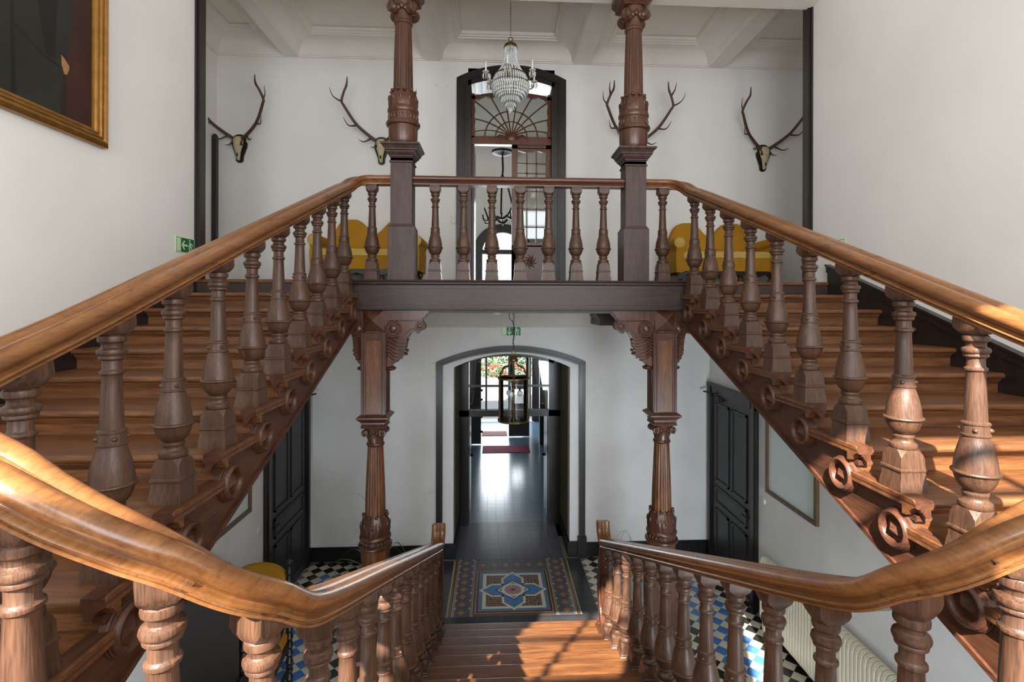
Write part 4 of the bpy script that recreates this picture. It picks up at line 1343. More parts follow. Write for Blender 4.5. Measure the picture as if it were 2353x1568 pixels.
for k in range(6):
    xc = -0.247 + (k + 0.5) * 0.1645
    piece('lozenge', [(xc + 0.05, 7.31), (xc, 7.31 + 0.052), (xc - 0.05, 7.31), (xc, 7.31 - 0.052)], 't_gold', .0012)
CX2, CY2 = 0.2465, 6.668
frame4('border_strip', -0.232, 0.725, 6.172, 7.152, 0.008, 't_line', .0012)
frame4('red_border', -0.222, 0.715, 6.186, 7.145, 0.022, 't_red', .0014)
piece('slate_field', rect(-0.200, 0.693, 6.208, 7.123), 't_steel', .0012)
frame4('ivory_border', -0.150, 0.643, 6.262, 7.074, 0.045, 't_cream', .0018)
for sx in (-1, 1):
    for sy in (-1, 1):
        x0, x1 = sorted((CX2 + sx * 0.352, CX2 + sx * 0.09))
        y0, y1 = sorted((CY2 + sy * 0.361, CY2 + sy * 0.09))
        piece('scroll_tile', rect(x0, x1, y0, y1), 't_scroll', .0016)
arm = [(-0.150, 0.10), (-0.150, 0.285), (0, 0.445), (0.150, 0.285), (0.150, 0.10), (0, 0.0)]
arm2 = [(-0.120, 0.11), (-0.120, 0.272), (0, 0.398), (0.120, 0.272), (0.120, 0.11), (0, 0.02)]
arm3 = [(-0.098, 0.12), (-0.098, 0.262), (0, 0.365), (0.098, 0.262), (0.098, 0.12), (0, 0.04)]
for q in range(4):
    rot = lambda p: (CX2 + p[0] * math.cos(q * PI / 2) - p[1] * math.sin(q * PI / 2), CY2 + p[0] * math.sin(q * PI / 2) + p[1] * math.cos(q * PI / 2))
    piece('star_arm', [rot(p) for p in arm], 't_cream', .0022)
    piece('star_arm_inlay', [rot(p) for p in arm2], 't_steel', .0026)
    piece('star_arm_inlay', [rot(p) for p in arm3], 't_sky', .0030)
dm = lambda h: [(CX2 + h, CY2), (CX2, CY2 + h), (CX2 - h, CY2), (CX2, CY2 - h)]
ci = lambda r_: [(CX2 + r_ * math.cos(R(a)), CY2 + r_ * math.sin(R(a))) for a in range(0, 360, 12)]
piece('centre_diamond', dm(0.228), 't_steel', .0030)
piece('centre_diamond', dm(0.212), 't_cream', .0034)
piece('centre_diamond', dm(0.185), 't_steel', .0038)
piece('centre_ring', ci(0.150), 't_cream', .0042)
piece('centre_disc', ci(0.112), 't_pink', .0046)
for k in range(6):
    a = PI * k / 6
    ux, uy = math.cos(a) * 0.105, math.sin(a) * 0.105
    vx, vy = -math.sin(a) * 0.003, math.cos(a) * 0.003
    piece('disc_ray', [(CX2 + ux + vx, CY2 + uy + vy), (CX2 - ux + vx, CY2 - uy + vy), (CX2 - ux - vx, CY2 - uy - vy), (CX2 + ux - vx, CY2 + uy - vy)], 't_red', .0050)

# hall tiles
HF = bpy.data.objects['floor_hall']
HT = {k: MB().box(0, 0.1575, 0, 0.1575, -0.006, 0.0).mesh('tile', M[k], 0) for k in ('t_orn', 't_band', 't_steel', 't_blue')}
hr = {k: MB() for k in HT}
for r_ in range(56):
    y = 7.475 + 0.160 * r_
    x0 = -0.575 if y < 8.6 else -1.735
    n_ = 10 if y < 8.6 else 25
    for q in range(n_):
        x = x0 + 0.1605 * q if y < 8.6 else x0 + 0.1605 * q
        e_ = min(x + 0.08 - HX0, HX1 - x - 0.08)
        kind = 't_orn' if y < 8.6 else ('t_blue' if (e_ < 0.75 and (q + r_) % 2) else ('t_band' if e_ < 0.75 else 't_steel'))
        if y < 8.6 and (q in (0, 9) or r_ == 0):
            kind = 't_band'
        if y < 10.1 and -0.62 < x < 1.1:
            link('tile', HT[kind], HF, (x, y, 0))
        else:
            hr[kind].box(x, x + 0.1575, y, y + 0.1575, -0.006, 0.0)
for k, m in hr.items():
    if m.v:
        o = m.obj('tile_field', M[k], HF, 0)
        o['kind'] = 'stuff'
struct(MB().box(-0.6, 1.12, BW - 0.08, 8.65, -0.12, -0.006).obj('floor_passage', M['grout'], smooth=0))

# ------------------------------------------------------------------ baseboards below
m = MB()
for x0, x1 in ((XLL, -0.87), (1.36, XLR)):
    m.box(x0, x1, BW - 0.025, BW, 0, 0.17).box(x0, x1, BW - 0.018, BW, 0.17, 0.20)
struct(m.obj('baseboard_back', M['base'], smooth=0), 'black baseboard of the lower back wall')
struct(MB().box(XLR - 0.022, XLR, 2.6, 6.08, 0, 0.20).obj('baseboard_right', M['base'], smooth=0), 'black baseboard behind the radiator')
struct(MB().box(XLL, XLL + 0.022, 2.6, 6.08, 0, 0.20).obj('baseboard_left', M['base'], smooth=0), 'black baseboard behind the chairs')

# ------------------------------------------------------------------ panelled side doors
def side_door(n, xw, sgn, y0, y1, label):
    """sgn: direction into the hall"""
    t = thing('door_%d' % n, label, 'door', (xw, (y0 + y1) / 2, 0))
    del t['category']
    struct(t)
    yc = (y0 + y1) / 2
    def bx(m_, d0, d1, ya, yb, za, zb):
        a, b_ = sorted((sgn * d0, sgn * d1))
        return m_.box(a, b_, ya - yc, yb - yc, za, zb)
    m_ = MB()
    for ya, yb in ((y0, y0 + 0.13), (y1 - 0.13, y1)):
        bx(m_, 0, 0.045, ya, yb, 0, 2.56)
        bx(m_, 0, 0.06, ya + 0.02, yb - 0.05, 0, 2.54)
    bx(m_, 0, 0.045, y0, y1, 2.43, 2.56)
    bx(m_, 0, 0.06, y0, y1, 2.54, 2.58)
    m_.obj('casing', M['trim'], t, 0)
    ly0, ly1 = y0 + 0.13, y1 - 0.13
    W = ly1 - ly0
    lf_ = bx(MB(), 0.0, 0.02, ly0, ly1, 0.01, 2.43).obj('door_leaf', M['door_dark'], t, 0)
    def pan(fa, fb, za, zb):
        ya, yb = ly0 + fa * W, ly0 + fb * W
        m2 = MB()
        bw2 = 0.028
        bx(m2, 0.018, 0.036, ya, ya + bw2, za, zb)
        bx(m2, 0.018, 0.036, yb - bw2, yb, za, zb)
        bx(m2, 0.018, 0.036, ya, yb, za, za + bw2)
        bx(m2, 0.018, 0.036, ya, yb, zb - bw2, zb)
        bx(m2, 0.018, 0.024, ya + 0.045, yb - 0.045, za + 0.045, zb - 0.045)
        m2.obj('door_panel', M['door_dark'], lf_, 0)
    pan(0.10, 0.46, 1.20, 2.32)
    pan(0.54, 0.90, 1.20, 2.32)
    pan(0.10, 0.90, 0.88, 1.12)
    pan(0.10, 0.46, 0.12, 0.80)
    pan(0.54, 0.90, 0.12, 0.80)
    m2 = MB()
    bx(m2, 0.02, 0.03, ly0 + 0.02, ly0 + 0.05, 0.92, 1.14)
    m2.tube([(sgn * 0.02, ly0 + 0.035 - yc, 1.05), (sgn * 0.07, ly0 + 0.035 - yc, 1.05), (sgn * 0.07, ly0 + 0.15 - yc, 1.055)], 0.010, 8)
    m2.obj('door_handle', M['iron'], lf_)
    m2 = MB()
    m2.tube([(sgn * 0.06, y1 - 0.35 - yc, 2.46), (sgn * 0.15, y1 - 0.1 - yc, 2.455)], 0.012, 6)
    bx(m2, 0.02, 0.08, y1 - 0.45, y1 - 0.32, 2.36, 2.43)
    m2.obj('door_closer', M['iron'], lf_)
    return t
side_door(4, XLR - 0.002, -1, 6.10, 7.50, 'slate black panelled door right of the passage')
side_door(5, XLL + 0.002, 1, 6.07, 7.47, 'slate black panelled door left of the passage')

# ------------------------------------------------------------------ framed mirrors below
def wall_frame(name, xw, sgn, y0, y1, z0, z1, w_, label, cat, mat_f, mat_in):
    t = thing(name, label, cat, (xw, (y0 + y1) / 2, z0))
    yc = (y0 + y1) / 2
    def pr(ya, yb, za, zb, nm, mt, d0, d1):
        a, b_ = sorted((sgn * d0, sgn * d1))
        return MB().box(a, b_, ya - yc, yb - yc, za - z0, zb - z0).obj(nm, mt, t, 0)
    pr(y0, y1, z0, z0 + w_, 'frame_side', mat_f, 0, 0.035)
    pr(y0, y1, z1 - w_, z1, 'frame_side', mat_f, 0, 0.035)
    pr(y0, y0 + w_, z0 + w_, z1 - w_, 'frame_side', mat_f, 0, 0.035)
    pr(y1 - w_, y1, z0 + w_, z1 - w_, 'frame_side', mat_f, 0, 0.035)
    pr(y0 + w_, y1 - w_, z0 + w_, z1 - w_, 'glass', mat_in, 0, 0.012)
    return t
wall_frame('wall_mirror', XLR - 0.002, -1, 4.93, 5.89, 1.52, 2.42, 0.04, 'framed picture glass with pale painted reflection on the right lower wall beside the panelled door', 'mirror', M['frame_br'], M['mirror'])
wall_frame('wall_mirror', XLL + 0.002, 1, 4.75, 5.72, 1.46, 2.38, 0.045, 'framed picture glass half hidden behind the left stair stringer', 'mirror', M['frame_br'], M['mirror'])

# ------------------------------------------------------------------ radiator
t = thing('radiator', 'long ivory column radiator along the right lower wall', 'radiator', (3.12, 4.6, 0))
sec = [(-0.060, 0.14), (-0.045, 0.10), (0.045, 0.10), (0.060, 0.14), (0.060, 0.78), (0.045, 0.815), (0.02, 0.83), (-0.02, 0.83), (-0.045, 0.815), (-0.060, 0.78)]
sm_ = MB().prism(sec, 'Y', -0.019, 0.019)
sm_.prism([(-0.068, 0.17), (-0.055, 0.12), (-0.03, 0.12), (-0.03, 0.80), (-0.055, 0.80), (-0.068, 0.75)], 'Y', -0.012, 0.012)
secm = sm_.mesh('section', M['rad'], 50)
for k in range(46):
    link('section', secm, t, (0, -1.12 + 0.05 * k, 0))
MB().tube([(0, -1.2, 0.16), (0, 1.18, 0.16)], 0.022).obj('pipe', M['rad'], t)
MB().tube([(0, -1.2, 0.77), (0, 1.18, 0.77)], 0.022).obj('pipe', M['rad'], t)
MB().box(-0.05, 0.05, -1.12, -1.08, 0, 0.11).box(-0.05, 0.05, 1.08, 1.12, 0, 0.11).obj('foot', M['rad'], t, 0)

# ------------------------------------------------------------------ portrait on the left wall
pt = thing('portrait_painting', 'dark portrait in a gilt frame on the left stair wall', 'painting', (XWL, 3.15, 4.88))
PY0, PY1, PZ0, PZ1 = 2.25 - 3.15, 3.975 - 3.15, 0.0, 2.2
fprof = [(0.0, 0.0), (0.0, 0.045), (0.012, 0.055), (0.03, 0.062), (0.042, 0.055), (0.045, 0.045), (0.055, 0.045), (0.06, 0.052), (0.068, 0.050), (0.072, 0.036), (0.085, 0.036), (0.09, 0.040), (0.098, 0.036), (0.102, 0.022), (0.115, 0.018), (0.115, 0.0)]
corners = lambda d: [(PY0 + d, PZ0 + d), (PY1 - d, PZ0 + d), (PY1 - d, PZ1 - d), (PY0 + d, PZ1 - d)]
for s_ in range(4):
    vs, fs = [], []
    for d, x in fprof:
        c4 = corners(d)
        for q in (c4[s_], c4[(s_ + 1) % 4]):
            vs.append((x, q[0], q[1]))
    for k in range(len(fprof) - 1):
        fs.append((k * 2, k * 2 + 1, k * 2 + 3, k * 2 + 2))
    MB().add(vs, fs).obj('frame_side', M['gold'], pt, 30)
M['canvas'] = plain('dark_brown_canvas', lin(44, 26, 20), 0.45, noise=0.5, nscale=3, bump=0.08, bscale=400)
M['coat'] = plain('dark_green_paint', lin(38, 40, 34), 0.45, noise=0.6, nscale=4, bump=0.08, bscale=400)
M['coat2'] = plain('black_paint', lin(20, 18, 17), 0.45, bump=0.08, bscale=400)
M['skin'] = plain('painted_skin', lin(168, 122, 80), 0.5, noise=0.4, nscale=40)
M['red_paint'] = plain('dark_red_paint', lin(62, 32, 24), 0.45, noise=0.6, nscale=4)
cv = MB().box(0.004, 0.012, PY0 + 0.1, PY1 - 0.1, PZ0 + 0.1, PZ1 - 0.1).obj('canvas', M['canvas'], pt, 0)
def paint(name, poly, mat, k):
    """poly in (y, z) relative to frame's right bottom inner corner"""
    return MB().prism([(PY1 - 0.115 + a, PZ0 + 0.115 + b_) for a, b_ in poly], 'X', 0.0121, 0.0121 + 0.0006 * k).obj(name, M[mat], cv, 0)
paint('painted_background', [(-0.22, 0.0), (-0.005, 0.0), (-0.005, 1.97), (-0.20, 1.97)], 'red_paint', 1)
paint('painted_coat', [(-1.35, 0.0), (-0.27, 0.0), (-0.25, 0.25), (-0.26, 0.40), (-0.20, 0.45), (-0.17, 0.75), (-0.18, 1.05), (-0.22, 1.5), (-0.5, 1.7), (-1.35, 1.7)], 'coat', 1.5)
paint('painted_shade', [(-0.38, 0.35), (-0.31, 0.36), (-0.30, 0.6), (-0.27, 0.95), (-0.40, 1.1), (-0.47, 0.8)], 'coat2', 2)
paint('painted_shade', [(-0.62, 0.0), (-0.585, 0.0), (-0.60, 0.4), (-0.615, 1.2), (-0.63, 1.2)], 'coat2', 2)
paint('painted_shade', [(-0.60, 0.42), (-0.40, 0.33), (-0.26, 0.31), (-0.26, 0.325), (-0.40, 0.35), (-0.60, 0.44)], 'coat2', 2)
paint('painted_hand', [(-0.262, 0.405), (-0.235, 0.39), (-0.195, 0.355), (-0.20, 0.33), (-0.215, 0.29), (-0.235, 0.285), (-0.245, 0.31), (-0.258, 0.34)], 'skin', 3)
paint('painted_hand', [(-0.80, 0.98), (-0.72, 0.90), (-0.655, 0.76), (-0.645, 0.72), (-0.66, 0.715), (-0.69, 0.76), (-0.76, 0.84), (-0.82, 0.90)], 'skin', 3)

# ------------------------------------------------------------------ exit signs
def exit_sign(loc, rotz, flip, arrow, label):
    """plate in local x (right) / z (up), facing -y"""
    t = thing('exit_sign', label, 'sign', loc, rotz)
    W, H = 0.297, 0.148
    fx = -1 if flip else 1
    P = lambda pts: [(fx * (a - 0.5) * W, b_ * H) for a, b_ in pts]
    MB().box(-W / 2, W / 2, -0.004, 0, 0, H).obj('plate', M['pale_sign'], t, 0)
    MB().prism(P([(0.03, 0.05), (0.97, 0.05), (0.97, 0.95), (0.03, 0.95)]), 'Y', -0.0046, -0.004).obj('green_field', M['green_sign'], t, 0)
    MB().prism(P([(0.045, 0.08), (0.27, 0.08), (0.27, 0.92), (0.045, 0.92)]), 'Y', -0.0052, -0.0046).obj('door_symbol', M['pale_sign'], t, 0)
    if arrow == 'side':
        ar = [(0.31, 0.50), (0.43, 0.78), (0.49, 0.78), (0.40, 0.56), (0.62, 0.56), (0.62, 0.44), (0.40, 0.44), (0.49, 0.22), (0.43, 0.22)]
    else:
        ar = [(0.41, 0.10), (0.53, 0.40), (0.49, 0.44), (0.43, 0.28), (0.43, 0.88), (0.39, 0.88), (0.39, 0.28), (0.33, 0.44), (0.29, 0.40)]
    MB().prism(P(ar), 'Y', -0.0052, -0.0046).obj('arrow', M['pale_sign'], t, 0)
    m_ = MB()
    for pl in ([(0.735 + 0.035 * math.cos(R(a)), 0.84 + 0.07 * math.sin(R(a))) for a in range(0, 360, 45)],
               [(0.70, 0.72), (0.77, 0.74), (0.81, 0.50), (0.75, 0.46)],
               [(0.72, 0.56), (0.63, 0.47), (0.64, 0.42), (0.74, 0.50)],
               [(0.76, 0.72), (0.87, 0.64), (0.91, 0.48), (0.88, 0.47), (0.84, 0.60), (0.76, 0.66)],
               [(0.75, 0.50), (0.81, 0.50), (0.74, 0.34), (0.75, 0.10), (0.71, 0.10), (0.69, 0.36)],
               [(0.77, 0.50), (0.82, 0.48), (0.88, 0.30), (0.84, 0.10), (0.80, 0.11), (0.83, 0.29)]):
        m_.prism(P(pl), 'Y', -0.0052, -0.0046)
    m_.obj('running_figure', M['pale_sign'], t, 0)
    return t
exit_sign((XWL + 0.001, 5.00, 4.203), R(90), False, 'side', 'green exit sign with side arrow on the portrait wall')
exit_sign((0.24, BW - 0.001, 3.265), 0, False, 'down', 'green exit sign with down arrow above the lower arch')
exit_sign((XWR - 0.001, 5.06, 4.245), R(-90), True, 'side', 'green exit sign peeping above the right handrail')

# ------------------------------------------------------------------ small wall fittings
def disc(name, x, z, r_, y, label, cat, mat='white_pl'):
    m_ = MB().lathe([(0, -0.016), (r_ * 0.55, -0.016), (r_ * 0.6, -0.010), (r_ * 0.92, -0.010), (r_, -0.004), (r_, 0)], (x, y, z), 20, 'Y')
    return m_
o = disc('a', -0.915, 0.993, 0.042, BW, '', '').obj('wall_outlet', M['white_pl'])
tag(o, 'round white outlet low on the wall left of the arch', 'outlet')
m = disc('a', -0.905, 2.70, 0.04, BW, '', '')
m.box(-0.945, -0.868, BW - 0.03, BW, 2.76, 2.86)
tag(m.obj('wall_switch', M['white_pl']), 'square switch above a round knob left of the lower arch', 'switch')
m = disc('a', -0.612, 5.03, 0.042, BW, '', '')
m2 = disc('a', -0.612, 4.945, 0.042, BW, '', '')
m.add(m2.v, m2.f)
tag(m.obj('wall_switch', M['white_pl']), 'double round white switch left of the tall upper door', 'switch')
tag(disc('a', -0.865, 6.975, 0.04, BW, '', '').obj('junction_cover', M['wall']), 'round painted cover high beside the upper door, the farther from it', 'wall cover')
tag(disc('a', -0.69, 6.95, 0.04, BW, '', '').obj('junction_cover', M['wall']), 'round painted cover high beside the upper door, the nearer to it', 'wall cover')
tag(disc('a', 0, 0, 0.035, 0, '', '').obj('bell_push', M['white_pl'], None, 35, (XLR - 0.001, 5.97, 1.37)), 'round white knob between the framed glass and the right lower door', 'bell push')
bpy.data.objects['bell_push'].rotation_euler = (0, 0, R(-90))
tag(disc('a', 0, 0, 0.035, 0, '', '').obj('bell_push', M['white_pl'], None, 35, (XLL + 0.001, 5.95, 1.15)), 'round white knob beside the left lower door', 'bell push')
bpy.data.objects['bell_push.001'].rotation_euler = (0, 0, R(90))
# ------------------------------------------------------------------ crystal chandelier
ch = thing('crystal_chandelier', 'crystal chandelier with candle bulbs hanging before the tall upper door', 'chandelier', (0.185, 6.3, 6.08))
z = lambda q: q - 6.08
m = MB()
for k in range(30):
    zc = 7.05 + 0.018 * k
    m.torus((0, 0, z(zc)), 0.008, 0.0022, 'X' if k % 2 else 'Y', 8, 4)
m.obj('chain', M['brass'], ch)
MB().torus((0, 0, z(6.995)), 0.026, 0.006, 'Y', 16, 6).tube([(0, 0, z(6.97)), (0, 0, z(6.90))], [0.012, 0.02]).obj('hook_ring', M['brass'], ch)
m = MB().lathe([(0.0, z(6.95)), (0.05, z(6.945)), (0.075, z(6.925)), (0.08, z(6.90)), (0.076, z(6.885)), (0.0, z(6.885))], (0, 0, 0), 24)
for i in range(18):
    a = 2 * PI * i / 18
    m.ball((0.078 * math.cos(a), 0.078 * math.sin(a), z(6.89)), 0.009, (1, 1, 1.8), 6, 6)
m.obj('crown', M['brass'], ch)
for i in range(26):
    a = 2 * PI * i / 26
    m = MB()
    for q in range(22):
        f_ = q / 21
        r_ = 0.074 + 0.012 * f_ + 0.10 * max(0, (f_ - 0.35) / 0.65) ** 1.7
        m.ball((r_ * math.cos(a), r_ * math.sin(a), z(6.88 - 0.335 * f_)), 0.0075, (1, 1, 1), 6, 4)
    m.obj('bead_strand', M['crystal'], ch)
MB().torus((0, 0, z(6.545)), 0.187, 0.011, 'Z', 36, 6).torus((0, 0, z(6.44)), 0.226, 0.008, 'Z', 36, 6).torus((0, 0, z(6.285)), 0.11, 0.006, 'Z', 30, 6).torus((0, 0, z(6.215)), 0.062, 0.005, 'Z', 24, 6).obj('brass_hoop', M['brass'], ch)
def tier(r_, zc, n, h, tilt=0.0):
    m_ = MB()
    for i in range(n):
        a = 2 * PI * i / n
        x_, y_ = r_ * math.cos(a), r_ * math.sin(a)
        w_ = PI * r_ / n * 0.8
        m_.ball((x_ * (1 - tilt), y_ * (1 - tilt), z(zc) - h / 2), 1.0, (w_, w_, h * 0.52), 6, 4)
    return m_.obj('crystal_tier', M['crystal'], ch, 0)
for r_, zc, n, h in ((0.190, 6.545, 44, 0.045), (0.208, 6.51, 44, 0.05), (0.222, 6.475, 48, 0.05), (0.228, 6.44, 48, 0.055), (0.220, 6.40, 46, 0.055), (0.203, 6.365, 42, 0.055), (0.178, 6.335, 38, 0.05), (0.150, 6.31, 34, 0.05), (0.112, 6.285, 30, 0.085), (0.090, 6.265, 22, 0.07), (0.063, 6.215, 20, 0.065), (0.038, 6.19, 12, 0.06)):
    tier(r_, zc, n, h)
MB().ball((0, 0, z(6.125)), 0.03, (1, 1, 1.2), 12, 8).obj('crystal_ball', M['crystal'], ch, 0)
for k in range(6):
    a = R(60 * k + 22)
    p = lambda r_, zz: (r_ * math.cos(a), r_ * math.sin(a), z(zz))
    arm_ = MB().tube(crom([p(0.19, 6.46), p(0.25, 6.43), p(0.30, 6.45), p(0.325, 6.52)], 4), 0.007, 6).obj('candle_arm', M['brass'], ch)
    m = MB().lathe([(0.0, 0), (0.02, 0.0), (0.040, 0.012), (0.042, 0.018), (0.015, 0.012)], p(0.325, 6.52), 14)
    for i in range(8):
        g = 2 * PI * i / 8
        c_ = p(0.325, 6.49)
        m.ball((c_[0] + 0.036 * math.cos(g), c_[1] + 0.036 * math.sin(g), c_[2] - 0.005), 1.0, (0.006, 0.006, 0.03), 6, 4)
    m.obj('drip_pan', M['crystal'], arm_)
    MB().tube([p(0.325, 6.525), p(0.325, 6.595)], 0.0105, 8).obj('candle_sleeve', M['candle'], arm_)
    c_ = p(0.325, 6.62)
    MB().lathe([(0.006, -0.025), (0.013, -0.01), (0.014, 0.005), (0.008, 0.03), (0.0, 0.045)], c_, 10).obj('bulb', M['bulb'], arm_)

# ------------------------------------------------------------------ glass lantern in front of the passage
ln = thing('glass_lantern', 'round brass lantern with glass cylinder hanging before the lower arch', 'lantern', (0.228, 6.2, 2.30))
z = lambda q: q - 2.30
r0 = 0.188
for zz, h in ((2.835, 0.022), (2.325, 0.022)):
    m = MB()
    m.lathe([(r0 + 0.004, z(zz) - h / 2), (r0 + 0.004, z(zz) + h / 2), (r0 - 0.004, z(zz) + h / 2), (r0 - 0.004, z(zz) - h / 2), (r0 + 0.004, z(zz) - h / 2)], (0, 0, 0), 40)
    m.obj('hoop', M['brass'], ln, 30)
for k in range(6):
    a = R(60 * k + 30)
    MB().tube([(r0 * math.cos(a), r0 * math.sin(a), z(2.32)), (r0 * math.cos(a), r0 * math.sin(a), z(2.84))], 0.0065, 6).obj('upright', M['brass'], ln)
    p = lambda r_, zz: (r_ * math.cos(a), r_ * math.sin(a), z(zz))
    MB().tube(crom([p(r0, 2.84), p(0.185, 2.885), p(0.155, 2.91), p(0.15, 2.94), p(0.125, 2.965), p(0.085, 2.975), p(0.05, 3.0), p(0.035, 3.05)], 3), 0.0085, 6).obj('scroll_arm', M['brass'], ln)
MB().lathe([(0.0, z(3.035)), (0.035, z(3.03)), (0.058, z(3.045)), (0.055, z(3.06)), (0.04, z(3.085)), (0.02, z(3.10)), (0.012, z(3.12)), (0.0, z(3.12))], (0, 0, 0), 20).torus((0, 0, z(3.145)), 0.022, 0.006, 'Y', 16, 6).obj('cap', M['brass'], ln)
vs, fs = [], []
for i in range(40):
    a = 2 * PI * i / 40
    for zz in (2.33, 2.83):
        vs.append(((r0 - 0.006) * math.cos(a), (r0 - 0.006) * math.sin(a), z(zz)))
for i in range(40):
    j = (i + 1) % 40
    fs.append((2 * i, 2 * j, 2 * j + 1, 2 * i + 1))
MB().add(vs, fs).obj('glass_cylinder', M['glass'], ln, 60)
MB().tube([(0, 0, z(3.04)), (0, 0, z(2.62))], 0.010, 8).ball((0, 0, z(2.72)), 0.028).tube([(0, 0, z(2.62)), (0, 0, z(2.33))], 0.008, 8).obj('stem', M['brass'], ln)
for k in range(3):
    a = R(120 * k + 10)
    st = MB().tube(crom([(0, 0, z(2.70)), (0.04 * math.cos(a), 0.04 * math.sin(a), z(2.73)), (0.075 * math.cos(a), 0.075 * math.sin(a), z(2.70))], 4), 0.007, 6).tube([(0.075 * math.cos(a), 0.075 * math.sin(a), z(2.72)), (0.078 * math.cos(a), 0.078 * math.sin(a), z(2.675))], 0.014, 8).obj('bulb_socket', M['iron'], ln)
    MB().ball((0.08 * math.cos(a), 0.08 * math.sin(a), z(2.645)), 0.036, (1, 1, 1), 14, 10).obj('bulb', M['bulb'], st)
m = MB()
for k in range(24):
    m.torus((0.004 * math.sin(k), 0, z(3.175 + 0.0195 * k)), 0.010, 0.0028, 'X' if k % 2 else 'Y', 8, 4)
m.tube(crom([(0.01, -0.01, z(3.17)), (-0.008, 0.01, z(3.28)), (0.010, 0, z(3.38)), (-0.005, 0, z(3.5)), (-0.05, 0, z(3.56)), (-0.05, 0, z(3.62)), (0, 0, z(3.635))], 4), 0.004, 5)
m.obj('chain', M['iron'], ln)
tag(MB().lathe([(0.05, 3.60), (0.055, 3.605), (0.055, 3.64)], (0.02, 6.1, 0), 16).obj('smoke_detector', M['white_pl']), 'small white detector under the gallery ceiling', 'detector')

# ------------------------------------------------------------------ settees
def settee(x, label):
    t = thing('settee', label, 'sofa', (x, 7.10, UF))
    yb = 0.38
    # double humped back
    top = []
    W = 0.60
    for k in range(41):
        q = -1 + 2 * k / 40
        aq = abs(q)
        if aq < 0.44:
            s_ = aq / 0.44
            hump = 0.76 + 0.20 * s_ * s_ * (3 - 2 * s_)
        elif aq < 0.60:
            hump = 0.96
        else:
            hump = 0.50 + 0.46 * math.sqrt(max(0.0, 1 - ((aq - 0.60) / 0.40) ** 2.6))
        top.append((q * W, hump))
    poly = [(-W, 0.20)] + top + [(W, 0.20)]
    MB().prism(poly, 'Y', yb - 0.13, yb).obj('backrest', M['yellow'], t, 45)
    m_ = MB().prism([(-0.62, 0.22), (0.62, 0.22), (0.62, 0.40), (-0.62, 0.40)], 'Y', -0.32, yb - 0.10)
    for k in range(8):
        xa = -0.62 + 1.24 * k / 8
    m_.obj('seat_base', M['yellow'], t, 0)
    sp = [(-0.60, 0.40), (0.60, 0.40), (0.60, 0.46), (0.56, 0.485), (-0.56, 0.485), (-0.60, 0.46)]
    MB().prism(sp, 'Y', -0.33, yb - 0.12).obj('seat_cushion', M['yellow_light'], t, 45)
    for s_ in (-1, 1):
        ap = [(s_ * a, b_) for a, b_ in ((0.60, 0.20), (0.70, 0.20), (0.71, 0.44), (0.70, 0.50))]
        ap += [(s_ * (0.66 + 0.078 * math.cos(R(g))), 0.60 + 0.078 * math.sin(R(g))) for g in range(-50, 231, 20)]
        ap += [(s_ * 0.60, 0.50)]
        a_ = MB().prism(ap, 'Y', -0.34, yb - 0.05).obj('arm', M['yellow'], t, 50)
        MB().torus((s_ * 0.66, -0.343, 0.60), 0.066, 0.008, 'Y', 20, 6).obj('arm_piping', M['yellow_light'], a_)
        MB().ball((s_ * 0.66, -0.34, 0.60), 0.06, (1, 0.15, 1), 14, 8).obj('arm_front', M['yellow_light'], a_)
    ap = [(-0.66, 0.215), (0.66, 0.215)]
    for k in range(25):
        q = 1 - 2 * k / 24
        ap.append((0.66 * q, 0.14 + 0.035 * math.sin(q * 9.5) ** 2 - 0.03 * (abs(q) > 0.9)))
    MB().prism(ap, 'Y', -0.325, -0.29).obj('carved_apron', M['black_lacq'], t, 0)
    for x_ in (-0.63, 0.63):
        for y_ in (-0.27, 0.30):
            MB().lathe([(0.02, 0), (0.03, 0.012), (0.045, 0.04), (0.05, 0.075), (0.03, 0.11), (0.022, 0.14), (0.04, 0.16), (0.045, 0.22)], (x_, y_, 0), 14).obj('leg', M['brass'], t)
    for x_ in (-0.21, 0.21):
        MB().lathe([(0.02, 0), (0.03, 0.012), (0.045, 0.04), (0.05, 0.075), (0.03, 0.11), (0.022, 0.14), (0.04, 0.16), (0.045, 0.22)], (x_, -0.27, 0), 14).obj('leg', M['brass'], t)
    return t
settee(-1.70, 'mustard double-humped settee behind the left gallery column')
settee(3.14, 'mustard double-humped settee behind the right side of the gallery')

